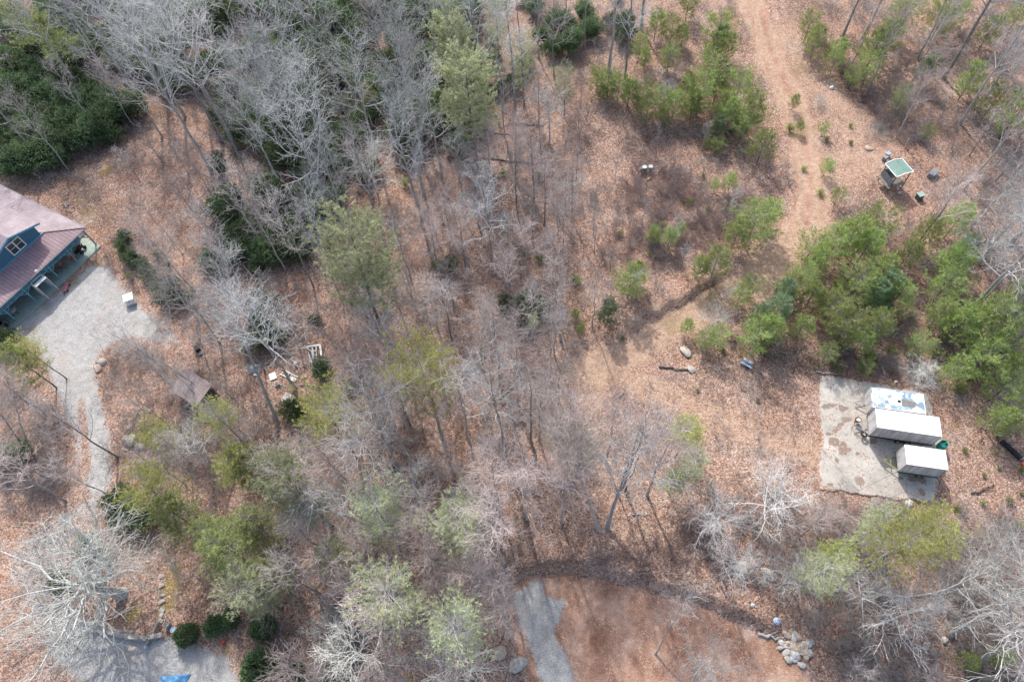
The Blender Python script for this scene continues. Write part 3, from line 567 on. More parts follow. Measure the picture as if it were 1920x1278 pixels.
def rock(px, py, r, kind, label, group=None, z=None, flat=.6):
    p = at(px, py) if z is None else at(px, py); me = random.choice(ROCKS[kind])
    o = link('rock', me, None, (p[0], p[1], p[2]+r*flat*.45+(z or 0))); o.scale = (r*random.uniform(.85, 1.25), r*random.uniform(.75, 1.0), r*flat); o.rotation_euler = (random.uniform(-.2, .2), random.uniform(-.2, .2), random.uniform(0, 6.3))
    tag(o, label, 'rock', group); return o
rock(1703, 943, .42, 'pale', 'white rock lying on the lower edge of the concrete pad')
rock(1410, 1134, .28, 'pale', 'pale rounded stone on the leaves above the rock pile')
rock(937, 1226, .72, 'tan', 'large tan boulder left of the grey gravel patch'); rock(972, 1246, .75, 'grey', 'long grey boulder just below the tan boulder', flat=.5)
rock(935, 1058, .30, 'tan', 'small tan stone left of the curved tree trunk foot'); rock(954, 1066, .26, 'tan', 'small tan stone right of the curved tree trunk foot')
rock(1213, 1067, .28, 'tan', 'lone orange tan stone just above the cut bank'); rock(1285, 660, .7, 'grey', 'flat grey boulder at the end of the grassy ledge', flat=.4); rock(1296, 692, .55, 'grey', 'weathered grey boulder below the grassy ledge', flat=.35)
rock(1390, 1064, .85, 'grey', 'large mossy brown boulder in the brush, left of the pair'); rock(1438, 1078, .65, 'grey', 'smaller mossy brown boulder in the brush, right of the pair')
rock(1628, 279, .5, 'tan', 'brown boulder on the slope left of the green roofed hunting stand'); rock(249, 828, .85, 'grey', 'big grey boulder at the foot of the yellow green pine by the drive'); rock(262, 838, .6, 'grey', 'low grey boulder beside the big one near the drive')
rock(236, 822, .4, 'pale', 'pale boulder on the drive side of the big grey one'); rock(190, 680, .6, 'grey', 'rock outcrop at the inner curve of the gravel drive', flat=.5); rock(184, 692, .5, 'tan', 'brown stone below the outcrop at the curve of the drive')
for i, (x, y, r) in enumerate(((255, 778, .35), (268, 790, .4), (243, 800, .35), (280, 770, .3), (262, 766, .28), (236, 785, .26), (275, 804, .33))): rock(x, y, r, 'grey', 'grey half buried stone in the scatter between the drive and the timber shed', 'half buried stones near the shed', flat=.35)
for i, (x, y, r) in enumerate(((1290, 1075, .2), (1302, 1090, .22), (1322, 1097, .24), (1318, 1058, .2), (1405, 1090, .18), (1470, 1010, .25), (1482, 1003, .22))): rock(x, y, r, 'tan', 'small orange tan stone in the brush above the cut bank', 'small tan stones in the brush')
BR = [('grey', 1760, 1120), ('tan', 1775, 1135), ('tan', 1790, 1150), ('grey', 1745, 1140), ('tan', 1905, 1140), ('tan', 1908, 1120), ('pale', 1735, 1210), ('tan', 1750, 1222), ('grey', 1770, 1200), ('tan', 1700, 1190), ('tan', 1895, 1160)]
for kd, x, y in BR: rock(x, y, random.uniform(.35, .55), kd, 'stone in the loose scatter on the slope at the lower right', 'scattered stones on the lower right slope')
for i in range(44):
    a = random.uniform(0, 6.28); q = math.sqrt(random.random()); x, y = 1492+30*q*math.cos(a), 1212+36*q*math.sin(a)+.25*(30*q*math.cos(a))
    rock(x, y, random.uniform(.22, .42), random.choice(['pale', 'grey', 'tan', 'tan', 'pale']), 'broken stone in the heap beside the clay clearing', 'stones of the rock heap', z=.35*max(0, 1-q)*random.random(), flat=.65)
rock(1503, 1213, .75, 'tan', 'largest flat tan slab in the rock heap by the clay clearing', flat=.4)
for i, (x, y) in enumerate(((303, 1098), (306, 1115), (303, 1128), (305, 1143), (304, 1153), (302, 1163), (303, 1080))): rock(x, y, .3, 'grey', 'stepping stone in the short flight up the mossy bank', 'stepping stones on the mossy bank', flat=.4)
# low stone retaining wall along the lower drive: each stone belongs to the wall
WP = [(120, 1080), (128, 1120), (150, 1158), (190, 1178), (230, 1192), (275, 1197), (300, 1192)]
p0 = at(200, 1180); t = empty('retaining_wall', (p0[0], p0[1], p0[2])); tag(t, 'low curved dry stone wall along the edge of the lower gravel drive', 'wall'); m = MB()
pts = [at(*p) for p in WP]
for a, b in zip(pts[:-1], pts[1:]):
    a = Vector(a); b = Vector(b); n = max(1, int((b-a).length/.42))
    for i in range(n):
        for ly in range(3):
            c = a.lerp(b, (i+.5+.4*ly)/n); d = (b-a).normalized(); c = Vector((c.x, c.y, gz(c.x, c.y)))-Vector(p0); w = random.uniform(.16, .22); hh = random.uniform(.1, .14)
            u = d*random.uniform(.17, .23); v = Vector((-d.y, d.x, 0))*w; z0 = ly*.19-.05; j = lambda: Vector((random.uniform(-.03, .03), random.uniform(-.03, .03), random.uniform(-.02, .02)))
            m.hexa([c-u-v+Vector((0, 0, z0))+j(), c+u-v+Vector((0, 0, z0))+j(), c+u+v+Vector((0, 0, z0))+j(), c-u+v+Vector((0, 0, z0))+j(), c-u-v+Vector((0, 0, z0+2*hh))+j(), c+u-v+Vector((0, 0, z0+2*hh))+j(), c+u+v+Vector((0, 0, z0+2*hh))+j(), c-u+v+Vector((0, 0, z0+2*hh))+j()])
m.build('stone_course', STONE, t); m = MB()
for i, (a, b) in enumerate(zip(pts[:-1], pts[1:])):
    a = Vector(a)-Vector(p0); b = Vector(b)-Vector(p0)
    for j in range(6): q = a.lerp(b, (j+.1)/6); r_ = a.lerp(b, (j+.85)/6); h_ = random.uniform(.5, .56); m.bar(q+Vector((0, random.uniform(-.05, .05), h_)), r_+Vector((0, random.uniform(-.05, .05), h_)), random.uniform(.2, .34), .08)
m.build('capping', STONE, t)
# ------------------------------------------------------------ timber shed, hunting stand and the rest
def wood_shed():
    P = [W(352, 693, 2.2), W(400, 723, 2.2), W(362, 758, 1.9), W(318, 726, 2.0)]; c = sum(P)/4; a = math.atan2(*(P[1]-P[0])[:2][::-1])
    g = gz(c[0], c[1]); t = empty('timber_shed', (c[0], c[1], g), a); tag(t, 'small open timber shed with rusty pinkish lean-to metal roof', 'shed')
    Lx = np.linalg.norm(P[1]-P[0]); Ly = np.linalg.norm(P[2]-P[1]); x, y = Lx/2, Ly/2
    RS = seam_metal('rusty_pink_roof_sheets', (.33, .26, .25), (.48, .41, .40), 'X', .3)
    m = MB(); slab_poly(m, [(-x, -y, 1.9), (x, -y, 1.9), (x, y, 2.4), (-x, y, 2.4)], .05); m.build('roof', RS, t)
    m = MB(); m.box(-x+.1, x-.1, y-.25, y-.2, 0, 2.2); m.box(-x+.1, -x+.15, -y+.2, y-.25, 0, 1.85); m.build('wall', WOOD, t)
    for xx in (-x+.2, 0, x-.25): m = MB(); m.box(xx, xx+.12, -y+.15, -y+.27, 0, 1.88); m.build('post', WOOD, t)
    m = MB(); m.box(-x, x, -y-.0, -y+.04, 1.7, 1.84); m.build('fascia', WOOD, t)
    m = MB(); [m.box(-x+.3+.35*i, -x+.6+.35*i, -y+.5, -y+1.3, 0, .5+.2*(i % 3)) for i in range(5)]; m.build('woodpile', TANW, t)
wood_shed()
t = empty('satellite_dish', at(402, 742)); tag(t, 'white round dish on a short pole beside the timber shed', 'satellite dish')
m = MB(); m.tube([(0, 0, 0), (0, 0, 1.5)], .04, 8); m.build('pole', STEEL, t); m = MB(); b = 0
for i, (r, z) in enumerate(((.03, 1.5), (.18, 1.53), (.3, 1.6), (.36, 1.68))): m.V += [(r*math.cos(k*math.pi/9), r*math.sin(k*math.pi/9), z) for k in range(18)]
for i in range(3): m.F += [[i*18+k, i*18+(k+1) % 18, (i+1)*18+(k+1) % 18, (i+1)*18+k] for k in range(18)]
dm = m.build('reflector', WHITE, t); dm.modifiers.new('thick', 'SOLIDIFY').thickness = .02; m = MB(); m.bar((0, .3, 1.62), (0, .05, 2.0), .03); m.build('feed_arm', STEEL, t)
t = empty('white_cooler_box', at(248, 566), ang+.0); t.rotation_euler[2] = math.radians(20); tag(t, 'white square cabinet standing at the edge of the upper gravel drive', 'cabinet')
m = MB(); m.box(-.52, .52, -.52, .52, .06, .95); m.build('body', WHITE, t, .03); m = MB(); m.box(-.56, .56, -.56, .56, .955, 1.05); m.build('lid', WROOF, t, .03); m = MB(); m.box(-.12, .12, -.58, -.525, .8, .86); m.build('handle', GREYM, t)
for sx in (-.45, .35):
    for sy in (-.45, .35): m = MB(); m.box(sx, sx+.1, sy, sy+.1, 0, .06); m.build('foot', DARKM, t)
t = empty('fire_barrel', at(372, 657), .5); tag(t, 'small dark brown bin standing on the leaves above the timber shed', 'bin')
m = MB(); m.box(-.25, .25, -.3, .3, 0, .6); m.build('body', simple('dark_brown_metal', (.07, .04, .035)), t, .03); m = MB(); m.box(-.28, .28, -.33, .33, .605, .65); m.build('lid', DARKM, t); m = MB(); m.box(-.2, .25, -.75, -.35, 0, .2); m.build('tray', GREYM, t)
def white_frame():
    t = empty('broken_trellis', at(590, 665), -.25); tag(t, 'dismantled white painted trellis with inner rungs lying among the trees', 'framework')  # loose white frame pieces, original use unknown
    m = MB()
    for a, b, w in (((-1.05, .8, .15), (.35, 1.15, .35), .22), ((.35, 1.15, .35), (1.25, -.7, .45), .2), ((-1.05, .8, .15), (-.2, -.8, .1), .14), ((-.2, -.8, .1), (.55, -1.3, .2), .25)): m.bar(a, b, w, .12)
    m.build('outer_rail', WHITE, t)
    m = MB(); m.bar((-.5, .9, .25), (.3, -1.0, .2), .12); m.bar((-.1, 1.0, .25), (.7, -1.0, .25), .1); m.bar((-.75, .3, .2), (.2, .4, .3), .1); m.bar((-.6, -.2, .2), (.4, -.1, .25), .09); m.build('rung', WHITE, t)
    m = MB(); m.tube([(1.25, -.7, 0), (1.25, -.7, .5), (1.35, -.3, .55), (1.3, .1, .5)], .05, 8); m.build('hoop', STEEL, t)
white_frame()
def board(name, px, py, l, w, rz, mat, label, cat, tilt=.06, h=.05, legs=True):
    t = empty(name, at(px, py), rz); t.rotation_euler[0] = tilt; tag(t, label, cat); m = MB(); m.box(-l/2, l/2, -w/2, w/2, .12, .12+h); m.build('panel', mat, t, .01)
    m = MB(); m.box(-l/2+.05, -l/2+.13, -w/2+.02, w/2-.02, .03, .118); m.box(l/2-.13, l/2-.05, -w/2+.02, w/2-.02, .03, .118); m.build('batten', mat, t); return t
board('white_board', 512, 706, .75, .85, .35, WHITE, 'square white ribbed board lying left of the white ladder', 'board')
board('white_board', 542, 745, 1.2, .8, -.5, STONE_L, 'cream board leaning at the foot of a trunk below the white ladder', 'board', .2)
board('brown_board', 570, 706, .6, .5, .3, TANW, 'small brown board between the white ladder and the spiky bush', 'board')
board('white_board', 480, 703, .45, .25, -.2, WHITE, 'small white board at the edge of the grey tarpaulin', 'board')
t = empty('ladder', at(540, 704), -.55); tag(t, 'white ladder lying on the leaves among the debris', 'ladder')
m = MB(); m.bar((-1.1, .3, .2), (1.2, .3, .15), .09); m.bar((-.9, -.25, .1), (1.2, -.3, .12), .09); m.build('rail', WHITE, t); m = MB(); [m.bar((-.7+.38*i, -.27, .14), (-.7+.38*i, .3, .18), .06) for i in range(5)]; m.box(.55, 1.2, -.28, .1, .1, .16); m.build('rung', WHITE, t)
t = empty('broken_chair', at(556, 682), .4); tag(t, 'broken white chair beside a long thin pale pole', 'chair')
m = MB(); m.box(-.2, .2, -.2, .2, .35, .4); m.build('seat', WHITE, t); m = MB(); m.bar((-.18, .18, .4), (-.3, .3, .95), .05); m.bar((.18, .18, .4), (.1, .32, .95), .05); m.bar((-.3, .3, .9), (.1, .32, .9), .05); m.build('backrest', WHITE, t)
for x, y in ((-.18, -.18), (.18, -.18), (-.18, .18), (.18, .18)): m = MB(); m.bar((x, y, 0), (x*.95, y*.95, .36), .05); m.build('leg', WHITE, t)
for (x, y, l, rz, lb) in ((548, 668, 2.0, -.75, 'long thin pale pole lying above the broken chair'), (575, 722, 1.8, -.15, 'thin white pole lying right of the white ladder'), (528, 722, 1.0, -.5, 'short white pole below the square white board')):
    t = empty('pole', at(x, y), rz); tag(t, lb, 'pole'); m = MB(); m.tube([(-l/2, 0, .12), (l/2, 0, .08)], .035, 7); m.build('shaft', STONE_L, t)
t = empty('crumpled_tarpaulin', at(477, 692)); tag(t, 'crumpled grey blue tarpaulin heap under the forked grey tree', 'tarpaulin')
X, Y = np.meshgrid(np.linspace(-.75, .75, 22), np.linspace(-.6, .6, 18)); Z = np.maximum(0.02, .45*np.exp(-(X**2+Y**2)*2.2)+(vnoise(X, Y, .22)-.5)*.28); idx = np.arange(X.size).reshape(X.shape); q = np.stack([idx[:-1, :-1], idx[:-1, 1:], idx[1:, 1:], idx[1:, :-1]], -1).reshape(-1, 4)
o = link('sheet', np_mesh('sheet', np.stack([X*(1+.2*np.sin(Y*5)), Y*(1+.15*np.cos(X*7)), Z], -1).reshape(-1, 3), [q], [simple('grey_tarpaulin', (.33, .37, .40), .5, vary=.2)]), t); o.modifiers.new('thick', 'SOLIDIFY').thickness = .02
m = MB(); m.bar((-.5, -.5, .1), (.5, .45, .12), .06); m.build('rope', WHITE, t)
t = empty('blue_tarpaulin', at(328, 1277)); tag(t, 'bright blue crumpled tarpaulin at the bottom edge of the lower drive', 'tarpaulin')
X, Y = np.meshgrid(np.linspace(-1.1, 1.1, 26), np.linspace(-1.2, .5, 20)); Z = np.maximum(0.03, .9*np.exp(-((X)**2+(Y+.4)**2)*1.1)+(vnoise(X, Y, .3)-.5)*.4); idx = np.arange(X.size).reshape(X.shape); q = np.stack([idx[:-1, :-1], idx[:-1, 1:], idx[1:, 1:], idx[1:, :-1]], -1).reshape(-1, 4)
o = link('sheet', np_mesh('sheet', np.stack([X*(1+.2*np.sin(Y*3)), Y, Z], -1).reshape(-1, 3), [q], [simple('blue_tarpaulin', (.10, .26, .48), .4, vary=.35, scale=4)]), t); o.modifiers.new('thick', 'SOLIDIFY').thickness = .02
m = MB(); m.bar((-1.0, .3, .1), (1.0, .35, .12), .05); m.build('edge_rope', WHITE, t)
def urn(px, py, label, mat, name='garden_urn', cat='urn', s=1.0):
    t = empty(name, at(px, py)); tag(t, label, cat); m = MB(); m.tube([(0, 0, 0), (0, 0, .08*s), (0, 0, .2*s), (0, 0, .45*s), (0, 0, .6*s)], [.2*s, .12*s, .26*s, .3*s, .22*s], 14); m.build('bowl', mat, t); m = MB(); m.ring((0, 0, .6*s), .23*s, .035*s); m.build('rim', mat, t)
urn(318, 1172, 'grey garden urn at the left of the round bush by the drive', GREYM); urn(330, 1182, 'pale blue grey pot beside the round bush by the drive', LBLUE, 'plant_pot', 'pot'); urn(388, 1190, 'small white pot between the round bushes', STONE_L, 'plant_pot', 'pot', .7); urn(421, 1203, 'small red pot on the grass below the round bushes', RED, 'plant_pot', 'pot', .6)
t = empty('timber_sleeper', at(290, 1188), 1.2); tag(t, 'short grey timber sleeper laid across the end of the stone wall', 'timber'); m = MB(); m.box(-1.0, 1.0, -.13, .13, .25, .5); m.build('beam', WOOD, t, .02); m = MB(); m.box(-1.25, -1.02, -.14, .14, .1, .45); m.build('end_cap', LBLUE, t)
def stand():
    P = [W(1660.3, 305.6, 3.0), W(1692.5, 294.3, 3.2), W(1713.8, 320.5, 3.0), W(1682.6, 332.2, 2.8)]; c = sum(P)/4; a = math.atan2(*(P[1]-P[0])[:2][::-1]); g = gz(c[0], c[1])
    t = empty('hunting_stand', (c[0], c[1], g), a); tag(t, 'small timber stand with pale green corrugated roof edged in white', 'hut'); x, y = np.linalg.norm(P[1]-P[0])/2, np.linalg.norm(P[2]-P[1])/2
    GR = seam_metal('pale_green_corrugated', (.20, .33, .28), (.32, .46, .40), 'Y', .22)
    m = MB(); slab_poly(m, [(-x, -y, 2.8), (0, -y, 3.05), (0, y, 3.05), (-x, y, 2.8)], .04); slab_poly(m, [(0.002, -y, 3.05), (x, -y, 2.8), (x, y, 2.8), (0.002, y, 3.05)], .04); m.build('roof', GR, t)
    m = MB()
    for yy in (-y-.03, y+.03): m.bar((-x, yy, 2.8), (0, yy, 3.05), .09, .08); m.bar((0, yy, 3.05), (x, yy, 2.8), .09, .08)
    for xx in (-x-.04, x+.04): m.bar((xx, -y, 2.8), (xx, y, 2.8), .09, .08)
    m.build('roof_edging', WHITE, t)
    for sx in (-x+.15, x-.15):
        for sy in (-y+.15, y-.15): m = MB(); m.box(sx-.05, sx+.05, sy-.05, sy+.05, 0, 2.82); m.build('post', WOOD, t)
    m = MB(); [m.box(-x-.35+i*.2, -x-.17+i*.2, -y-.1, y-.1, .95, 1.0) for i in range(int((2*x+.3)/.2))]; m.build('deck', WOOD, t); m = MB(); m.box(-x+.1, -x+.15, -y+.1, y-.1, 1.0, 1.9); m.box(-x+.15, x-.15, y-.15, y-.1, 1.0, 1.9); m.build('side_panel', GREYM, t)
stand()
def crate(name, px, py, l, w, h, rz, mat, label, cat, lid=None, z=None):
    t = empty(name, at(px, py), rz); tag(t, label, cat); m = MB(); m.box(-l/2, l/2, -w/2, w/2, 0, h); m.build('body', mat, t, min(.06, h*.2)); m = MB(); m.box(-l/2-.03, l/2+.03, -w/2-.03, w/2+.03, h+.004, h+.06); m.build('lid', lid or mat, t, .01); return t
crate('storage_box', 1747, 329, 1.3, .7, .6, .7, GREYM, 'grey plastic storage box right of the green roofed stand', 'box'); crate('storage_bin', 1722, 372, .75, .65, .7, .2, simple('dull_green_plastic', (.10, .15, .12)), 'dull green bin below the green roofed stand', 'bin', simple('pale_green_lid', (.28, .38, .33)))
crate('storage_box', 1657, 301, .5, .45, .6, .5, GREYM, 'dark grey box left of the green roofed stand', 'box'); crate('storage_box', 1663, 293, .5, .4, .5, .5, LBLUE, 'small pale grey box behind the grey box by the stand', 'box')
for i, (x, y, lb) in enumerate(((1683, 355, 'white bottle on the ground just below the green roofed stand'), (1686, 363, 'white bottle lowest of the two below the green roofed stand'))):
    t = empty('bottle', at(x, y)); tag(t, lb, 'bottle'); m = MB(); m.tube([(0, 0, 0), (0, 0, .3), (0, 0, .4)], [.13, .13, .05], 12); m.build('body', WHITE, t); m = MB(); m.tube([(0, 0, .4), (0, 0, .46)], .06, 10); m.build('cap', BLUEP, t)
t = empty('white_stake', at(1686, 296), .3); tag(t, 'thin pale stake leaning behind the green roofed stand', 'stake'); m = MB(); m.bar((0, 0, 0), (.4, .5, 2.6), .06); m.build('shaft', STONE_L, t)
def white_bag(px, py, label, s=1.0, mat=None):
    t = empty('plastic_bag', at(px, py)); tag(t, label, 'bag'); m = MB(); m.tube([(0, 0, 0), (0, 0, .12*s), (.03, .02, .3*s), (.02, .05, .38*s)], [.22*s, .3*s, .2*s, .06*s], 9); m.build('sack', mat or WHITE, t); m = MB(); m.tube([(.02, .05, .38*s), (.1*s, .12*s, .46*s)], [.05*s, .1*s], 7); m.build('knot', mat or WHITE, t)
white_bag(1559, 166, 'white plastic bag at the right edge of the dirt track', 1.0); white_bag(1546, 155, 'tiny white scrap of bag up the track from the white plastic bag', .45); white_bag(1456, 1164, 'blue and white bag on the leaves above the rock heap', 1.1, simple('blue_white_plastic', (.45, .55, .68), .5, vary=.4, scale=7))
t = empty('wheelbarrow', at(1367, 251), .1); tag(t, 'black wheelbarrow parked between young pines beside the track', 'wheelbarrow'); m = MB(); m.hexa([(-.35, -.22, .3), (.35, -.22, .3), (.35, .22, .3), (-.35, .22, .3), (-.6, -.35, .6), (.5, -.35, .6), (.5, .35, .6), (-.6, .35, .6)]); m.build('tray', DARKM, t)
m = MB(); m.bar((.3, -.25, .3), (1.1, -.3, .55), .05); m.bar((.3, .25, .3), (1.1, .3, .55), .05); m.build('handle', WOOD, t); m = MB(); m.tube([(-.5, -.05, .2), (-.5, .05, .2)], .2, 14); m.build('wheel', RUBBER, t)
t = empty('garden_swing', at(1399, 684), -.7); tag(t, 'blue seat with pale grey cushion lying below the young pines', 'seat'); m = MB(); m.box(-.6, .6, -.3, .05, .25, .35); m.build('seat', BLUEP, t, .03); m = MB(); m.box(-.5, .5, .1, .5, .3, .52); m.build('cushion', STONE_L, t, .06); m = MB(); m.bar((-.6, -.28, 0), (-.6, -.28, .5), .06); m.bar((.6, -.28, 0), (.6, -.28, .5), .06); m.bar((-.6, -.3, .48), (.75, -.32, .48), .06); m.build('rail', WHITE, t)
t = empty('stone_table', at(1212, 322), 0); tag(t, 'pair of grey stone slabs on a base with two pale caps in the clearing', 'stone table'); m = MB(); m.box(-.95, .85, -.2, .25, .6, .75); m.build('slab', GREYM, t, .03); m = MB(); m.tube([(-.35, 0, .75), (-.35, 0, .95)], .3, 12); m.build('cap', WHITE, t); m = MB(); m.tube([(.45, 0, .75), (.45, 0, .92)], .28, 12); m.build('cap', WHITE, t)
for x in (-.6, .5): m = MB(); m.box(x-.12, x+.12, -.15, .2, 0, .6); m.build('leg', STONE, t)
m = MB(); m.bar((.1, -.3, .1), (-.05, -1.6, .1), .12); m.bar((-.2, -1.5, .1), (.3, -1.2, .12), .2); m.build('broken_rail', TANW, t)
t = empty('green_tube', at(1052, 640), 0); tag(t, 'slim green grey metal cylinder leaning in the leaves', 'cylinder'); m = MB(); m.tube([(0, 0, .1), (-.1, .3, 1.2), (-.12, .36, 1.4)], [.16, .16, .08], 12); m.build('shell', simple('green_grey_paint', (.28, .34, .31), .5), t); m = MB(); m.tube([(0, -.05, .0), (0, 0, .12)], .18, 12); m.build('foot', BLUEP, t)
t = empty('drain_pipe', at(1893, 846), 0); tag(t, 'black corrugated drain pipe lying right of the concrete pad', 'pipe'); a, b = Vector(at(1874, 826)), Vector(at(1913, 862)); d = b-a; n = 24
o_ = Vector(t.location); m = MB(); m.tube([a-o_+d*i/n+Vector((0, 0, .25)) for i in range(n+1)], [.24 if i % 2 else .27 for i in range(n+1)], 14, cap=False); pb = m.build('pipe_wall', DARKM, t); m = MB(); m.tube([a-o_+Vector((0, 0, .25)), a-o_+d*.03+Vector((0, 0, .25))], .32, 14, cap=False); m.tube([b-o_-d*.03+Vector((0, 0, .25)), b-o_+Vector((0, 0, .25))], .32, 14, cap=False); m.build('collar', GREYM, t)
crate('red_can', 1917, 872, .5, .3, .45, .3, RED, 'red fuel can at the right edge below the black pipe', 'can'); crate('black_box', 1537, 1030-1000+666, .4, .3, .05, 0, WOOD, 'thin grey plank at the upper left corner of the pad', 'plank')
t = empty('stove', at(521, 722), .6); tag(t, 'dark metal camp stove below the white ladder', 'stove'); m = MB(); m.box(-.25, .25, -.2, .2, .1, .35); m.build('body', GREYM, t); m = MB(); m.ring((0, 0, .37), .13, .02); m.build('burner', DARKM, t)
# ------------------------------------------------------------ plants: vectorised growth
def nrm(v): return v/np.maximum(np.linalg.norm(v, axis=-1, keepdims=True), 1e-9)
def tubes(P, R, sides):
    N, n, _ = P.shape; T = nrm(P[:, -1]-P[:, 0]); ref = np.where(np.abs(T[:, 2:3]) < .9, np.array([[0, 0, 1.]]), np.array([[1., 0, 0]]))
    u = nrm(np.cross(T, ref)); v = np.cross(T, u); a = np.arange(sides)*2*np.pi/sides
    off = u[:, None, :]*np.cos(a)[None, :, None]+v[:, None, :]*np.sin(a)[None, :, None]
    V = P[:, :, None, :]+off[:, None, :, :]*R[:, :, None, None]
    b = (np.arange(N)*n*sides)[:, None, None]; i = (np.arange(n-1)*sides)[None, :, None]; k = np.arange(sides)[None, None, :]; k2 = (k+1) % sides
    Q = np.stack([b+i+k, b+i+k2, b+i+sides+k2, b+i+sides+k], -1).reshape(-1, 4)
    return V.reshape(-1, 3), Q
def join(parts):
    V = []; Q = []; o = 0
    for v, q in parts: V.append(v); Q.append(q+o); o += len(v)
    return np.concatenate(V), np.concatenate(Q)
def grow(r, P, R, n, t0, t1, length, ang, segs, rr=.6, rmin=.006, wob=.18, up=.0, flat=0.0, tpow=1.0, lf=None):
    """children of every parent polyline: n each, between t0 and t1 of its length"""
    N, m, _ = P.shape; t = (np.arange(n)[None, :]+r.random((N, n)))/n; t = t0+(t1-t0)*t**tpow
    f = t*(m-1); i = np.minimum(f.astype(int), m-2); w = (f-i)[..., None]; ar = np.arange(N)[:, None]
    p0 = P[ar, i]*(1-w)+P[ar, i+1]*w; r0 = (R[ar, i]*(1-w[..., 0])+R[ar, i+1]*w[..., 0])*rr; T = nrm(P[ar, i+1]-P[ar, i])
    ref = np.where(np.abs(T[..., 2:3]) < .9, np.array([0, 0, 1.]), np.array([1., 0, 0])); u = nrm(np.cross(T, ref)); v = np.cross(T, u)
    az = (np.arange(n)*2.4)[None, :]+r.random((N, 1))*6.28+r.normal(0, .45, (N, n))
    if flat: az = np.where(np.arange(n)[None, :] % 2 == 0, 0, np.pi)+r.normal(0, .35, (N, n))
    a = np.radians(ang)*(1+r.normal(0, .18, (N, n))); a = a[..., None]; az = az[..., None]
    D = T*np.cos(a)+(u*np.cos(az)+v*np.sin(az))*np.sin(a)
    Ln = length*(lf(t) if lf else 1)*np.clip(1+r.normal(0, .22, (N, n)), .45, 1.6)
    D = D.reshape(-1, 3); p0 = p0.reshape(-1, 3); Ln = Ln.reshape(-1); r0 = np.maximum(r0.reshape(-1), rmin)
    pts = [p0]; d = D
    for s in range(segs):
        d = nrm(d+r.normal(0, wob, d.shape)+np.array([0, 0, up])); pts.append(pts[-1]+d*(Ln/segs)[:, None])
    Pn = np.stack(pts, 1); k = np.linspace(1, .28, segs+1)[None, :]; return Pn, np.maximum(r0[:, None]*k, rmin*.6)
def trunk_line(r, H, r0, segs=10, wob=.05, lean=(0, 0), top=.18):
    z = np.linspace(0, 1, segs+1); x = np.cumsum(r.normal(0, wob, segs+1))*H/segs; y = np.cumsum(r.normal(0, wob, segs+1))*H/segs; x -= x[0]; y -= y[0]
    P = np.stack([x+lean[0]*H*z**1.3, y+lean[1]*H*z**1.3, z*H], -1)[None]; rad = r0*((1-z)**.8*(1-top)+top); rad[0] *= 1.35
    P[0, 0, 2] = -.25; return P, rad[None]
def bare_tree(seed, H=18, r0=.2, t0=.42, n1=15, L1=5.5, a1=48, up=.10, n2=9, n3=8, n4=3, wob=.16, lean=(0, 0), fork=0, tw=.011, dead=.6, tp=1.0):
    r = np.random.default_rng(seed); T, RT = trunk_line(r, H, r0, lean=lean)
    parts = [tubes(T, RT, 8)]; main, mr = T, RT
    if fork:
        F, FR = grow(r, T, RT, fork, .28, .6, H*.55, 24, 7, .8, .05, .10, .12); parts.append(tubes(F, FR, 7)); main_list = [(T, RT), (F, FR)]
    else: main_list = [(T, RT)]
    l1 = lambda t: (1.12-t)/(1.12-t0)*.75+.32
    C = []
    for mi, (P, R) in enumerate(main_list):
        n = n1 if mi == 0 else max(6, n1*2//3)
        B, BR = grow(r, P, R, n, t0 if mi == 0 else .25, .99, L1*(1 if mi == 0 else .8), a1, 6, .55, .022, wob, up, lf=l1, tpow=tp); C.append(tubes(B, BR, 5))
        D, DR = grow(r, B, BR, n2, .18, 1.0, L1*.42, 42, 4, .6, .014, wob*1.3, up*.8, lf=lambda t: 1.15-.55*t); C.append(tubes(D, DR, 4))
        E, ER = grow(r, D, DR, n3, .2, 1.0, L1*.2, 40, 2, .65, tw, wob*1.3, up*.6); C.append(tubes(E, ER, 3))
        if n4: X, XR = grow(r, E, ER, n4, .3, 1.0, L1*.11, 38, 1, .8, tw*.8, wob, up*.5); C.append(tubes(X, XR, 3))
    return join(parts), join(C)
def blades(r, C, length, width, dirs=None, spread=1.0, n=1):
    """thin leaf blades rooted at the points C"""
    C = np.repeat(C, n, 0); d = nrm(r.normal(0, 1, C.shape)*spread+(np.repeat(dirs, n, 0) if dirs is not None else 0)); s = nrm(np.cross(d, r.normal(0, 1, C.shape)))
    L = length*(.6+.8*r.random((len(C), 1))); w = width*(.7+.6*r.random((len(C), 1))); a = C; b = C+d*L
    V = np.stack([a-s*w*.35, a+d*L*.5-s*w, b, a+d*L*.5+s*w], 1).reshape(-1, 3); return V, np.arange(len(V)).reshape(-1, 4)
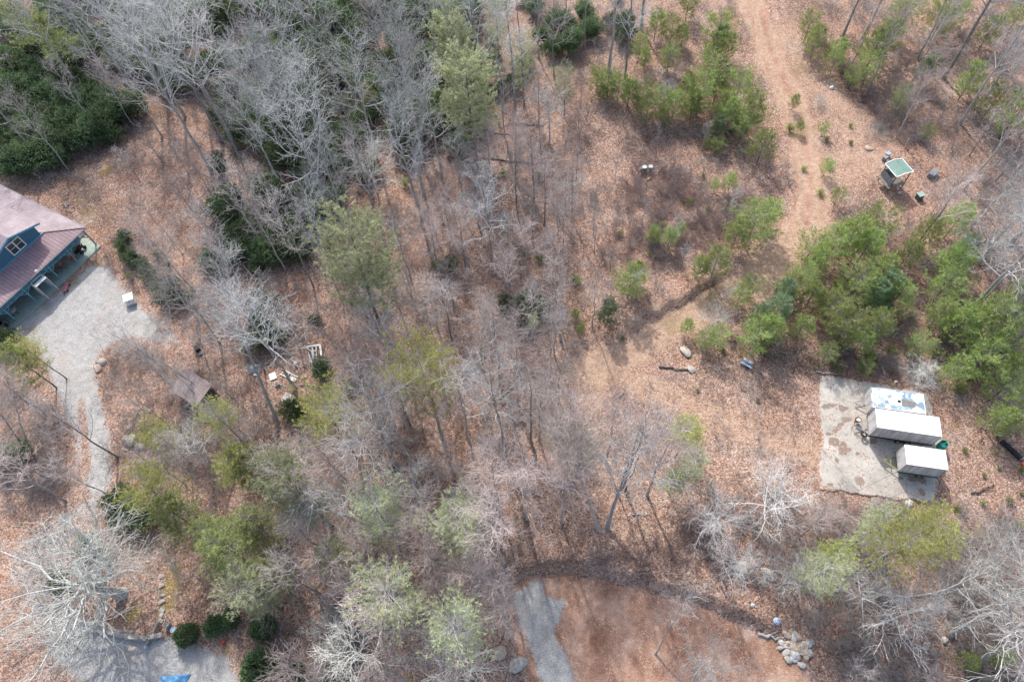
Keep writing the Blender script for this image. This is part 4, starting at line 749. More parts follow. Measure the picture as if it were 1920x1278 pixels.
def pine(seed, H=16, r0=.17, t0=.45, nb=60, L1=2.6, ns=11, nt=5, bl=.30, bw=.035, ang=72, up=.05, shape='cone', lean=(0, 0), fill=1.0, dead=True, nn=5, dirz=.35):
    r = np.random.default_rng(seed); T, RT = trunk_line(r, H, r0, wob=.035, lean=lean, top=.08)
    if shape == 'cone': lf = lambda t: .22+.95*(1-(t-t0)/(1-t0))**.75
    elif shape == 'dome': lf = lambda t: .3+.85*np.sqrt(np.clip(1-((t-t0)/(1-t0)-.35)**2/.55, .02, 1))
    else: lf = lambda t: .45+.65*r.random(t.shape)
    B, BR = grow(r, T, RT, nb, t0, .995, L1, ang, 5, .32, .012, .07, up, lf=lf)
    wood = [tubes(T, RT, 8), tubes(B, BR, 4)]
    if dead:
        Dd, DdR = grow(r, T, RT, 22, t0*.35, t0*1.15, L1*.8, 80, 3, .2, .010, .12, -.03); wood.append(tubes(Dd, DdR, 3)); De, DeR = grow(r, Dd, DdR, 5, .3, 1, L1*.3, 45, 1, .6, .008); wood.append(tubes(De, DeR, 3))
    D, DR = grow(r, B, BR, ns, .22, 1.0, L1*.34, 48, 3, .5, .009, .10, .06, flat=1, lf=lambda t: 1.15-.6*t); wood.append(tubes(D, DR, 3))
    N = len(D); t = .35+.65*r.random((N, nt)); f = t*3; i = np.minimum(f.astype(int), 2); w = (f-i)[..., None]; ar = np.arange(N)[:, None]
    p = (D[ar, i]*(1-w)+D[ar, i+1]*w).reshape(-1, 3); dd = np.repeat(nrm(D[:, -1]-D[:, 0]), nt, 0)*.8+np.array([0, 0, dirz])
    if fill < 1: keep = r.random(len(p)) < fill; p = p[keep]; dd = dd[keep]
    lv = blades(r, p, bl, bw, dd, .55, nn)
    return join(wood[:1]), join(wood[1:]), lv
def bush(seed, H=2.0, R=1.4, n=260, bl=.22, bw=.055, m=16, ball=False, up=.4):
    r = np.random.default_rng(seed); k = 14 if not ball else 9
    a = r.random(k)*6.28; S0 = np.zeros((k, 5, 3)); el = r.uniform(.35, 1.3, k)
    for j in range(5):
        q = j/4; S0[:, j, 0] = np.cos(a)*R*q*.75*np.cos(el*.7)+r.normal(0, .04, k); S0[:, j, 1] = np.sin(a)*R*q*.75*np.cos(el*.7)+r.normal(0, .04, k); S0[:, j, 2] = H*q*(.45+.45*np.sin(el))
    SR = np.tile(np.linspace(.03, .012, 5), (k, 1)); S0[:, 0, 2] = -.1
    # clumps of leaves on an uneven shell
    d = nrm(r.normal(0, 1, (n, 3))); d[:, 2] = np.abs(d[:, 2])*1.1-.15; d = nrm(d)
    lob = nrm(r.normal(0, 1, (9, 3))); lob[:, 2] = np.abs(lob[:, 2]); e = (d@lob.T).max(1); rad = (.38+.8*e**4)*(r.random(n)**.33 if not ball else (.86+.14*r.random(n)))
    if ball: rad = .72+.09*r.normal(0, 1, n)+.26*(e**5)
    C = d*rad[:, None]*np.array([R, R, H*.62])+np.array([0, 0, H*.42]); C[:, 2] = np.maximum(C[:, 2], .12)
    P = np.repeat(C, m, 0)+r.normal(0, .13 if not ball else .07, (n*m, 3)); lv = blades(r, P, bl, bw, np.repeat(d, m, 0)*.7+np.array([0, 0, up]), .7)
    tw = np.stack([C*.45, C*.8, C], 1); tr = np.tile(np.array([.016, .01, .006]), (n, 1))
    return join([tubes(S0, SR, 5), tubes(tw, tr, 3)]), lv
def brush(seed, H=1.3, n=9, spread=38, n2=6, n3=4, tw=.007):
    r = np.random.default_rng(seed); T = np.zeros((1, 2, 3)); T[0, 0, 2] = -.3; T[0, 1, 2] = .12; B, BR = grow(r, T, np.full((1, 2), .05), n, .3, 1, H, spread, 5, .35, .012, .16, .04)
    B[:, :, :2] += r.normal(0, H*.18, (n, 1, 2)); D, DR = grow(r, B, BR, n2, .25, 1, H*.45, 40, 3, .6, .009, .18, .03); E, ER = grow(r, D, DR, n3, .2, 1, H*.22, 42, 1, .7, tw, .15, .02)
    return join([tubes(B, BR, 4), tubes(D, DR, 3), tubes(E, ER, 3)])
# ------------------------------------------------------------ plant kinds (meshes shared by the copies)
KINDS = {}
def mk(name, m_trunk, m_crown, T, Cw, leaves=None, m_leaf=None, leafname='foliage'):
    KINDS[name] = [('trunk', np_mesh('trunk', T[0], [T[1]], [m_trunk], smooth=True) if T is not None else None), ('crown', np_mesh('crown', Cw[0], [Cw[1]], [m_crown]) if Cw is not None else None), (leafname, np_mesh(leafname, leaves[0], [leaves[1]], [m_leaf]) if leaves is not None else None)]
for i in range(5): T, C = bare_tree(100+i, 20, .20, .42, 17, 5.6, 50, .09, 7, 6, 0, tw=.019); mk('tall%d' % i, B_GREY, B_PALE, T, C)
for i in range(4): T, C = bare_tree(130+i, 15, .13, .40, 14, 3.9, 46, .10, 7, 5, 0, tw=.016); mk('slim%d' % i, B_GREY, B_MAUVE, T, C)
for i in range(4): T, C = bare_tree(160+i, 14, .15, .38, 14, 4.3, 46, .13, 8, 8, 0, tw=.013); mk('pink%d' % i, B_GREY, B_PINK, T, C)
for i in range(4): T, C = bare_tree(190+i, 7.5, .065, .3, 11, 2.2, 42, .12, 6, 4, 0, tw=.012); mk('sapling%d' % i, B_GREY, B_MAUVE, T, C)
for i in range(3): T, C = bare_tree(220+i, 13, .17, .30, 11, 5.2, 56, .05, 7, 6, 0, tw=.017, fork=1); mk('spread%d' % i, B_PALE, B_PALE, T, C)
for i in range(2): T, C = bare_tree(240+i, 8, .12, .25, 14, 3.8, 60, .04, 8, 6, 0, tw=.017); mk('white%d' % i, B_PALE, B_WHITE, T, C)
T, C = bare_tree(254, 6.6, .55, .45, 25, 8.6, 74, .03, 8, 5, 1, tw=.024, wob=.24, fork=0); mk('oak0', B_PALE, B_WHITE, T, C)
for i in range(3): a, b, c = pine(300+i, 19, .20, .46, 90, 3.3, 12, 6, .30, .026, 66, .10, 'dome', fill=1.0); mk('bigpine%d' % i, B_DARK, B_GREY, a, b, c, F_PALE)
for i in range(3): a, b, c = pine(320+i, 16, .14, .55, 60, 2.9, 11, 6, .27, .020, 68, .08, 'dome', fill=.72); mk('yelpine%d' % i, B_DARK, B_GREY, a, b, c, F_YEL)
for i in range(3): a, b, c = pine(340+i, 12, .12, .30, 66, 2.9, 11, 5, .28, .024, 70, .06, 'cone', fill=.75); mk('midpine%d' % i, B_DARK, B_GREY, a, b, c, F_PINE)
for i in range(3): a, b, c = pine(360+i, 13, .12, .35, 60, 2.7, 10, 5, .28, .022, 70, .06, 'loose', fill=.65); mk('palepine%d' % i, B_DARK, B_PALE, a, b, c, F_PALE)
for i in range(4): a, b, c = pine(400+i, 4.6, .06, .06, 42, 1.9, 9, 6, .27, .017, 66, .10, ('cone', 'dome')[i % 2], dead=False, fill=.6, nn=4); mk('young%d' % i, B_DARK, B_GREY, a, b, c, F_YOUNG)
for i in range(2): a, b, c = pine(420+i, 4.8, .06, .06, 44, 1.8, 9, 6, .27, .018, 66, .10, 'cone', dead=False, fill=.8, nn=4); mk('blue%d' % i, B_DARK, B_GREY, a, b, c, F_BLUE)
for i in range(4):
    w, l = bush(450+i, 2.6, 1.95, 300, .24, .05, 13); mk('rhodo%d' % i, None, B_DARK, None, w, l, F_DARK)
for i in range(2):
    w, l = bush(470+i, 1.9, 1.25, 420, .13, .045, 14, True); mk('round%d' % i, None, B_DARK, None, w, l, F_BUSH)
for i in range(3):
    w, l = bush(480+i, 1.2, .75, 70, .16, .03, 12); mk('olive%d' % i, None, B_DARK, None, w, l, F_OLIVE)
    w, l = bush(490+i, 1.3, .9, 60, .16, .03, 12); mk('lime%d' % i, None, B_DARK, None, w, l, F_YOUNG)
for i in range(3): mk('shrub%d' % i, None, B_PALE, None, brush(520+i, 2.4, 16, 42, 7, 6, .008))
PLANTS = []      # (object, kind key, base xy, tip pixel)
def place(kind, x, y, name, cat, scale=1.0, label=None, group=None, rz=None, lean=None, zs=1.0, sink=0.0):
    vs = [k for k in KINDS if k.rstrip('0123456789') == kind]; k = random.choice(vs)
    o = empty(name, (x, y, gz(x, y)-sink), random.uniform(0, 6.28) if rz is None else rz); o.scale = (scale*random.uniform(.9, 1.12), scale*random.uniform(.9, 1.12), scale*zs)
    if lean: o.rotation_euler = (lean[0], lean[1], o.rotation_euler[2])
    for nm, me in KINDS[k]:
        if me: link(nm, me, o)
    o['category'] = cat
    if label: o['label'] = label
    if group: o['group'] = group
    PLANTS.append([o, kind, (x, y)]); return o
KH = dict(tall=20, slim=15, pink=14, sapling=7.5, spread=13, white=8, oak=6.6, bigpine=19, yelpine=16, midpine=12, palepine=13, young=5, blue=5, rhodo=2.6, round=1.9, olive=1.2, lime=1.3, shrub=2.4)
def crown_at(kind, px, py, scale=1.0, frac=.78, **kw):     # place so that the crown centre is seen at the pixel
    p = W(px, py, KH[kind]*scale*frac); return place(kind, p[0], p[1], scale=scale, **kw)
def base_at(kind, px, py, scale=1.0, **kw):
    p = G(px, py); return place(kind, p[0], p[1], scale=scale, **kw)
TR = dict(name='bare_tree', cat='tree'); PN = dict(name='pine_tree', cat='pine tree'); YP = dict(name='young_pine', cat='pine tree'); SH = dict(name='evergreen_shrub', cat='shrub')
# --- bare trees whose trunks the photograph shows
for k, x, y, s in (('tall', 25, 262, .85), ('tall', 78, 300, .8), ('slim', 128, 318, .8), ('slim', -20, 290, 1.0), ('tall', 397, 323, 1.1), ('tall', 417, 269, 1.0), ('tall', 444, 279, 1.1), ('tall', 636, 340, .95), ('tall', 565, 316, .95), ('tall', 577, 303, .95), ('tall', 795, 363, .9), ('tall', 828, 337, .8), ('tall', 899, 140, 1.1), ('tall', 965, 212, .9),
    ('tall', 1141, 138, 1.15), ('tall', 1202, 52, 1.1), ('slim', 1095, 92, 1.1), ('slim', 953, 286, .9), ('slim', 1013, 286, .8), ('tall', 926, 511, .75), ('slim', 827, 672, .8), ('slim', 882, 832, 1.05), ('tall', 945, 836, .85), ('slim', 1005, 862, 1.1), ('tall', 750, 872, .85), ('slim', 775, 880, 1.0),
    ('pink', 945, 1062, 1.05), ('slim', 735, 932, 1.1), ('slim', 1111, 612, .6), ('tall', 1580, 68, 1.0), ('tall', 1617, 72, 1.0), ('slim', 1720, 112, 1.2), ('tall', 1768, 146, 1.05), ('slim', 1800, 232, 1.2), ('slim', 1806, 356, 1.1), ('tall', 1895, 455, 1.0), ('spread', 1455, 1105, .45), ('spread', 1355, 1085, .5),
    ('slim', 700, 372, 1.0), ('slim', 660, 250, 1.1), ('slim', 470, 345, 1.0), ('slim', 400, 372, .6), ('slim', 870, 400, .8), ('slim', 1350, 585, .35), ('spread', 400, 870, .6), ('slim', 640, 560, .7), ('slim', 600, 700, .8)):
    base_at(k, x, y, s, **TR)
place('oak', *W(165, 1090, 5.5)[:2], scale=1.0, label='huge spreading whitish leafless oak over the lower gravel drive', **TR)
def leaning(kind, bx, by, tx, ty, s, label=None, fat=1.0):          # base pixel, tip pixel: the tip keeps its height, the trunk leans
    b = G(bx, by); h = KH[kind]*s*.93; t = W(tx, ty, h+b[2]); v = Vector((t[0]-b[0], t[1]-b[1], h)); o = place(kind, b[0], b[1], scale=v.length/KH[kind]*1.0, label=label, **TR)
    q = Vector((0, 0, 1)).rotation_difference(v.normalized()); o.scale = (o.scale[0]*fat, o.scale[1]*fat, v.length/KH[kind]); o.rotation_mode = 'QUATERNION'; o.rotation_quaternion = q; return o
leaning('tall', 520, 792, 400, 505, .8, 'large grey leafless tree leaning left past the tarpaulin heap')
leaning('slim', 398, 738, 195, 622, .75, 'dark leafless tree leaning left over the timber shed')
leaning('pink', 1120, 993, 1060, 815, .9, 'left of the two leafless trees standing above the cut bank'); leaning('spread', 1138, 990, 1205, 790, 1.05, 'broad leafless tree, right of the two above the cut bank')
leaning('tall', 1782, 1190, 1990, 1045, .8, 'thick grey trunk leaning right, highest of three at the lower right corner', 1.5); leaning('tall', 1828, 1240, 2010, 1150, .8, 'grey trunk leaning right, middle one of three at the lower right corner', 1.4); leaning('tall', 1838, 1276, 2050, 1250, .8, 'grey trunk leaning right, lowest of three at the lower right corner', 1.4)
leaning('slim', 1228, 1225, 1290, 1110, .6, 'crooked leafless tree leaning right over the red clay clearing'); leaning('slim', 55, 840, 10, 700, .75, 'multi stemmed leafless tree left of the drive, right hand stem'); leaning('slim', 46, 842, -40, 730, .75, 'multi stemmed leafless tree left of the drive, left hand stem')
leaning('pink', 893, 1165, 880, 1075, .85, 'reddish twigged tree seen from above left of the clay clearing'); leaning('slim', 440, 900, 320, 830, .6, 'thin leafless tree leaning left across the yellow green pines'); leaning('slim', 395, 700, 360, 600, .4, 'thin upright leafless sapling beside the dark brown bin')
for x, y, s in ((330, 700, .55), (290, 690, .5), (350, 740, .5), (440, 620, .7)): crown_at('slim', x, y, s, **TR)
for x, y, s in ((665, 1225, .95), (560, 850, .6), (690, 300, .9), (1730, 690, .45), (620, 1190, .7), (1250, 170, .5)): crown_at('white', x, y, s, **TR)
for x, y, s in ((1195, 830, 1.05), (1240, 860, .9), (1150, 800, .85), (1085, 850, .9), (1010, 760, .8)): crown_at('pink', x, y, s, **TR)
for x, y, s in ((1850, 1075, .8), (1890, 340, .8), (1885, 130, .7), (1900, 420, .7), (1700, 1150, .7), (1330, 1240, .6), (1030, 200, .6), (1640, 1100, .6), (900, 395, .6)): crown_at('spread', x, y, s, **TR)
# --- forest fill
def inside(p, poly):
    x, y = p; c = False
    for i in range(len(poly)):
        x0, y0 = poly[i]; x1, y1 = poly[(i+1) % len(poly)]
        if (y0 > y) != (y1 > y) and x < (x1-x0)*(y-y0)/(y1-y0)+x0: c = not c
    return c
KEEP_OUT = [[(0, 330), (165, 420), (200, 500), (60, 620), (0, 600)], [(1510, 690), (1790, 720), (1800, 950), (1500, 930)], [(950, 1090), (1250, 1090), (1500, 1200), (1560, 1278), (1000, 1278)], [(60, 640), (200, 510), (360, 640), (190, 660), (210, 900), (160, 920)],
            [(1380, 0), (1480, 0), (1680, 280), (1560, 420), (1420, 560), (1120, 700), (1100, 650), (1350, 530), (1500, 400)], [(1640, 270), (1780, 280), (1780, 400), (1640, 400)], [(110, 1170), (440, 1230), (440, 1278), (150, 1278)], [(0, 960), (200, 930), (130, 1060), (170, 1180), (100, 1278), (20, 1180)]]
CLEAR_CROWN = [[(0, 300), (190, 400), (220, 520), (330, 620), (200, 660), (60, 680), (0, 640)], [(1500, 690), (1800, 720), (1810, 960), (1500, 940)], [(960, 1060), (1250, 1085), (1500, 1200), (1560, 1278), (1000, 1278)], [(1390, 0), (1480, 0), (1700, 280), (1560, 450), (1130, 700), (1140, 640), (1470, 420), (1500, 280)], [(1090, 640), (1500, 680), (1500, 860), (1200, 800)], [(450, 630), (640, 620), (640, 760), (450, 760)], [(310, 680), (410, 690), (400, 780), (310, 770)]]
used = [Vector(p[2]) for p in PLANTS]
def scatter(poly, n, kinds, gap, srange, spec, by='crown', tries=40, avoid=True, frac=.72):
    xs = [p[0] for p in poly]; ys = [p[1] for p in poly]; c = 0
    for _ in range(n*tries):
        if c >= n: break
        x, y = random.uniform(min(xs), max(xs)), random.uniform(min(ys), max(ys))
        if not inside((x, y), poly): continue
        k = random.choice(kinds); s = random.uniform(*srange)
        p = W(x, y, KH[k]*s*frac) if by == 'crown' else W(x, y, 0)
        b = Vector((p[0], p[1]))
        if avoid and any(inside(proj((p[0], p[1], 0)), q) for q in KEEP_OUT): continue
        if by == 'crown' and any(inside((x, y), q) for q in CLEAR_CROWN): continue
        if any((b-q).length < gap for q in used): continue
        place(k, p[0], p[1], scale=s, **spec); used.append(b); c += 1
scatter([(120, -60), (920, -60), (900, 230), (700, 330), (560, 300), (430, 200), (260, 180), (130, 130)], 36, ['tall', 'tall', 'slim'], 3.9, (.75, 1.05), TR)
scatter([(-60, -80), (260, -60), (200, 160), (-60, 190)], 7, ['tall', 'slim'], 4, (.7, 1.0), TR)
scatter([(230, 230), (420, 330), (470, 600), (360, 620), (230, 420)], 12, ['slim', 'sapling', 'sapling'], 3.0, (.7, .95), TR)
scatter([(420, 330), (640, 330), (720, 640), (400, 640)], 20, ['slim', 'tall', 'sapling'], 3.0, (.6, .95), TR)
scatter([(700, 250), (1100, 260), (1060, 640), (740, 640)], 24, ['slim', 'pink', 'sapling', 'slim'], 3.0, (.55, .85), TR)
scatter([(560, 600), (1080, 640), (1000, 900), (520, 880)], 16, ['pink', 'slim', 'pink', 'sapling'], 3.0, (.7, 1.0), TR)
scatter([(820, 880), (1100, 760), (1060, 960), (780, 1060)], 7, ['pink', 'slim'], 3.0, (.75, 1.0), TR)
scatter([(450, 830), (950, 900), (900, 1278), (560, 1278)], 22, ['pink', 'slim', 'spread', 'pink'], 3.4, (.55, .95), TR)
scatter([(0, 700), (120, 760), (150, 920), (0, 980)], 6, ['slim', 'sapling', 'pink'], 3, (.6, .9), TR)
scatter([(200, 640), (440, 600), (450, 860), (220, 900)], 8, ['sapling', 'slim'], 3, (.7, .9), TR)
scatter([(1260, 880), (1500, 940), (1900, 980), (1920, 1278), (1600, 1278), (1400, 1130)], 9, ['sapling', 'pink', 'spread', 'sapling'], 3.6, (.5, .8), TR)
scatter([(1600, -40), (1960, -60), (1960, 480), (1800, 430), (1720, 200)], 13, ['slim', 'tall', 'sapling'], 4.0, (.6, 1.0), TR)
scatter([(1080, 130), (1400, 240), (1440, 420), (1120, 600), (1040, 330)], 16, ['sapling'], 2.2, (.5, .8), TR)
scatter([(900, -60), (1240, -60), (1200, 120), (960, 200)], 7, ['tall', 'slim'], 3, (.7, 1.0), TR)
scatter([(640, 330), (1120, 260), (1120, 560), (900, 660), (680, 640)], 22, ['sapling', 'pink', 'slim', 'sapling'], 2.2, (.5, .85), TR)
scatter([(1720, 120), (1960, 60), (1960, 700), (1800, 500)], 14, ['slim', 'sapling', 'pink'], 3.0, (.6, 1.0), TR)
scatter([(560, 850), (960, 850), (940, 1200), (560, 1278)], 12, ['sapling', 'pink'], 2.4, (.6, .95), TR)
# --- pines
for k, x, y, s in (('bigpine', 676, 500, 1.05), ('bigpine', 850, 95, .85), ('bigpine', 880, 190, .95), ('yelpine', 795, 715, 1.0), ('yelpine', 622, 785, .85), ('yelpine', 1285, 815, .5), ('palepine', 1300, 870, .6), ('midpine', 1265, 900, .45), ('midpine', 430, 1030, .95), ('midpine', 480, 985, .75), ('midpine', 395, 1000, .7), ('palepine', 710, 965, 1.0), ('palepine', 868, 985, 1.05), ('palepine', 735, 1120, 1.1), ('palepine', 855, 1180, .95), ('midpine', 630, 1045, .7),
    ('bigpine', 540, 905, .72), ('midpine', 465, 868, .8), ('yelpine', 450, 880, .6), ('yelpine', 300, 822, .55), ('yelpine', 415, 790, .6), ('yelpine', 300, 925, .75), ('midpine', 330, 965, .8), ('midpine', 500, 1080, .75), ('palepine', 470, 1110, .8), ('yelpine', 1690, 1020, .85), ('yelpine', 1735, 1000, .7), ('palepine', 1540, 1075, .8), ('palepine', 1650, 990, .7), ('yelpine', 1560, 1050, .5),
    ('midpine', 35, 675, .7), ('yelpine', 60, 660, .5), ('midpine', 690, 175, .45), ('palepine', 980, 110, .8), ('palepine', 930, 40, .8), ('palepine', 1060, 150, .6), ('palepine', 1090, 840, .7), ('palepine', 1050, 815, .6), ('midpine', 30, 30, .9), ('midpine', 90, 60, .9), ('palepine', 580, 940, .8), ('palepine', 1000, 600, .3)):
    crown_at(k, x, y, s, .74, **PN)
YL = [(1120, 150, .8), (1160, 165, .8), (1205, 180, .9), (1215, 205, .8), (1265, 195, .9), (1290, 165, 1), (1300, 195, 1), (1345, 165, 1), (1370, 215, 1), (1395, 235, .9), (1245, 215, .7), (1260, 60, .9), (1210, 110, .7), (1340, 100, .9), (1365, 90, .9), (1225, 440, .6), (1480, 545, .8), (1385, 560, .7), (1290, 610, .5), (1500, 530, .9), (1520, 470, .9), (1230, 50, 1.0), (1345, 65, 1.2), (1290, 12, 1), (1255, 110, .8), (1180, 172, .9), (1140, 160, .8), (1240, 190, .8), (1330, 135, 1.2), (1385, 165, 1.1), (1315, 180, 1.2), (1410, 210, 1.3), (1360, 195, 1), (1430, 275, 1.1), (1345, 272, .5), (1325, 268, .4), (1370, 342, .6), (1340, 348, .4), (1410, 430, 1.35), (1440, 410, 1.1), (1380, 445, .9), (1340, 500, 1.0), (1310, 510, .8), (1255, 450, .7), (1275, 432, .5), (1180, 540, 1.0), (1195, 520, .8),
      (1405, 545, .8), (1440, 620, 1.0), (1415, 635, 1.0), (1345, 635, .7), (1320, 640, .6), (1590, 450, 1.35), (1560, 470, 1.1), (1640, 430, 1.2), (1620, 470, 1.2), (1530, 500, .9), (1650, 520, 1.2), (1600, 540, 1.1), (1560, 590, 1.0), (1640, 615, 1.1), (1610, 645, .8), (1550, 665, .6), (1720, 650, .7), (1620, 690, .5), (1790, 420, 1.1), (1740, 440, 1.0), (1790, 500, 1.2), (1770, 540, 1.0), (1850, 600, 1.4), (1800, 610, 1.2), (1890, 650, 1.4), (1830, 680, 1.1), (1880, 730, 1.0), (1910, 560, 1.2),
      (1530, 80, 1.0), (1515, 55, .9), (1570, 105, 1.0), (1600, 145, .7), (1640, 95, 1.2), (1665, 70, 1.2), (1690, 35, 1.3), (1630, 130, .9), (1770, 30, 1.3), (1820, 150, 1.2), (1860, 195, 1.1), (1900, 225, 1.3), (1790, 10, 1.2), (1690, 185, .7), (1545, 240, .4), (1550, 315, .5), (1490, 190, .5), (1500, 235, .4), (1740, 250, .5), (1570, 370, .5), (1870, 790, .9), (1900, 790, .9), (1780, 700, .8), (1855, 60, 1), (1910, 30, 1.2), (1080, 590, .4), (1090, 615, .4), (1700, 480, 1), (1580, 620, 1), (1680, 560, 1.1), (1500, 620, .8), (1520, 560, .9), (1760, 590, 1), (1820, 1240, .5), (1880, 1230, .6), (1910, 700, 1.1), (1130, 175, .6), (1200, 90, .7), (1280, 70, .7)]
for x, y, s in YL: crown_at('young', x, y, s, .5, **YP)
for x, y, s in ((1140, 590, .85), (1455, 590, 1.0), (1468, 555, .9), (1425, 600, .8), (1345, 242, .8), (1660, 545, 1.1), (1800, 480, 1.1), (1885, 610, 1.0), (1740, 130, .9), (1350, 75, .8), (1640, 560, 1.0)): crown_at('blue', x, y, s, .5, **YP)
# --- broadleaf evergreens
for x, y, s in ((320, 545, 1.0), (340, 560, .7), (302, 535, .7), (503, 600, 1.1), (495, 570, 1.0), (508, 630, .9), (480, 640, .8), (600, 690, .7), (545, 765, .7), (558, 775, .5), (980, 590, 1.0), (1000, 575, .9), (955, 575, .8), (840, 505, .8), (612, 380, 1.1), (600, 400, 1), (560, 460, 1.0), (520, 450, 1), (1050, 45, 1.2), (1075, 80, 1.2), (1045, 90, 1), (1020, 70, .9), (1170, 62, 1.0), (1150, 45, .8), (225, 940, .9), (245, 955, 1), (270, 965, .9), (30, 858, .9), (5, 640, .8), (10, 860, .8), (170, 1020, .6), (110, 1090, .6), (235, 440, .5), (228, 460, .5), (245, 480, .6), (275, 505, .6), (260, 490, .5), (860, 270, 1), (880, 240, 1), (410, 300, .6), (415, 320, .5), (1110, 60, 1.1), (1095, 30, 1), (590, 600, .4), (660, 725, .4), (740, 880, .3)): crown_at('rhodo', x, y, s, .4, **SH)
scatter([(0, 130), (120, 150), (250, 190), (270, 240), (180, 280), (100, 320), (0, 320)], 55, ['rhodo'], 1.5, (.9, 1.4), SH, 'base')
scatter([(0, 0), (900, 0), (880, 250), (780, 300), (640, 350), (560, 340), (430, 250), (300, 160), (0, 130)], 170, ['rhodo'], 1.6, (.8, 1.6), SH, 'base')
scatter([(400, 380), (620, 340), (640, 420), (520, 520), (400, 520)], 34, ['rhodo'], 1.4, (.6, 1.1), SH, 'base')
scatter([(900, 0), (1230, 0), (1180, 110), (900, 190)], 12, ['rhodo'], 2, (.5, 1.0), SH, 'base')
RB = dict(name='round_shrub', cat='shrub')
for x, y, s, lb in ((353, 1190, 1.25, 'dark round clipped shrub at the end of the stone wall, leftmost of the round shrubs'), (403, 1172, 1.0, 'bright green round shrub, second of the row beside the lower drive'), (432, 1160, 1.0, 'bluish round shrub touching the bright green one in the row'), (493, 1178, 1.35, 'green round shrub at the right end of the upper row by the lower drive'), (487, 1252, 1.75, 'largest dark round shrub at the bottom edge'), (556, 1266, 1.3, 'dark round shrub right of the largest one at the bottom edge')):
    crown_at('round', x, y, s*.72, .5, label=lb, **RB)
LB = dict(name='low_shrub', cat='shrub')
scatter([(1160, 160), (1380, 280), (1400, 380), (1280, 470), (1150, 500)], 8, ['lime', 'olive'], 2, (.4, .8), LB, 'base')
scatter([(1480, 80), (1700, 270), (1700, 330), (1560, 400), (1470, 300)], 8, ['lime', 'lime', 'olive'], 1.6, (.4, .9), LB, 'base', avoid=False)
scatter([(1100, 600), (1500, 640), (1520, 900), (1200, 780)], 5, ['lime', 'olive', 'olive'], 1.4, (.3, .6), LB, 'base', avoid=False)
scatter([(1780, 780), (1920, 830), (1920, 1000), (1780, 960)], 10, ['lime', 'olive'], 1.6, (.25, .55), LB, 'base')
scatter([(600, 300), (1100, 300), (1100, 620), (700, 640)], 14, ['olive', 'lime'], 2, (.4, .9), LB, 'base')
scatter([(200, 450), (330, 480), (350, 560), (240, 520)], 8, ['olive'], 1.2, (.4, .8), LB, 'base')
scatter([(1520, 520), (1880, 640), (1850, 760), (1540, 690)], 24, ['lime', 'olive'], 1.6, (.5, 1.1), LB, 'base')
BS = dict(name='bare_shrub', cat='shrub')
for x, y, s in ((1650, 245, .8), (1860, 470, 1.0), (1735, 715, .8), (1340, 600, .9), (290, 600, .8), (230, 650, .7), (1790, 1090, .9), (1420, 1070, .8), (1320, 640, .5), (450, 470, 1.0), (1540, 190, .6), (1590, 900, .4)): crown_at('shrub', x, y, s, .5, **BS)
# --- fallen trunks and sticks
def log(x0, y0, x1, y1, r, mat, label, z=.12, z1=None):
    a, b = Vector(G(x0, y0)), Vector(G(x1, y1)); a.z += z; b.z += z if z1 is None else z1; t = empty('fallen_log', a); tag(t, label, 'log'); d = b-a; n = 8; rr = random.Random(x0+y0)
    m = MB(); m.tube([d*i/n+Vector((rr.gauss(0, .06), rr.gauss(0, .06), 0))*min(i, 3)*.5 for i in range(n+1)], [r*(1-.5*i/n) for i in range(n+1)], 8); m.build('trunk', mat, t, smooth=True)
    m = MB()
    for _ in range(4): i = rr.uniform(.3, .95); p = d*i; q = d.normalized()*rr.uniform(.3, .9)+Vector((rr.gauss(0, .5), rr.gauss(0, .5), rr.uniform(.0, .5))); m.tube([p, p+q*.6, p+q], [r*.35, r*.2, r*.08], 5)
    m.build('branch_stubs', mat, t)
for a in ((905, 296, 1000, 308, .13, B_TAN, 'long pale fallen trunk lying across the leaves in the upper middle'), (895, 288, 915, 325, .10, B_TAN, 'short pale fallen trunk crossing the left end of the long one'), (815, 285, 835, 240, .09, B_TAN, 'pale broken stick standing off the leaves in the upper middle'), (925, 250, 985, 254, .09, B_TAN, 'thin pale fallen stem above the long fallen trunk'), (965, 232, 1020, 237, .12, B_DARK, 'dark fallen trunk right of the thin pale stem'),
          (1048, 918, 1075, 900, .10, B_TAN, 'short fallen log on the slope above the cut bank'), (1040, 903, 1070, 903, .05, B_TAN, 'thin fallen stick above the short log'), (1185, 965, 1215, 964, .07, B_PALE, 'pale stick lying right of the two trees above the bank'), (730, 958, 765, 942, .10, B_PINK, 'pinkish fallen stem among the lower trees'), (1360, 1080, 1420, 1060, .13, B_PALE, 'pale forked fallen trunk in front of the mossy boulders'),
          (1420, 1188, 1462, 1196, .14, B_PALE, 'pale grey log lying left of the rock heap'), (1458, 1103, 1500, 1060, .13, B_GREY, 'grey dead trunk propped above the brush', .1), (1562, 1030, 1665, 940, .09, B_DARK, 'long thin dark fallen trunk running toward the pad corner'), (1560, 1090, 1690, 1030, .12, B_DARK, 'dark fallen trunk under the light green pines'), (1785, 465, 1860, 450, .14, B_TAN, 'pale split log under the trees at the right edge'), (1840, 452, 1925, 465, .2, B_PALE, 'thick grey dead trunk at the right edge beside the split log'),
          (1235, 688, 1300, 694, .12, B_DARK, 'dark rotten log below the grassy ledge'), (1530, 697, 1575, 703, .06, B_PALE, 'thin bleached branch along the top edge of the pad'), (1820, 925, 1865, 910, .08, B_DARK, 'dark root on the slope right of the pad'), (1330, 990, 1360, 960, .08, B_PALE, 'bleached stick in the brush left of the pad'), (1430, 960, 1480, 880, .07, B_GREY, 'thin grey fallen stem left of the pad'), (1690, 1120, 1900, 1095, .08, B_PALE, 'pale thin trunk across the slope at the lower right')): log(*a)
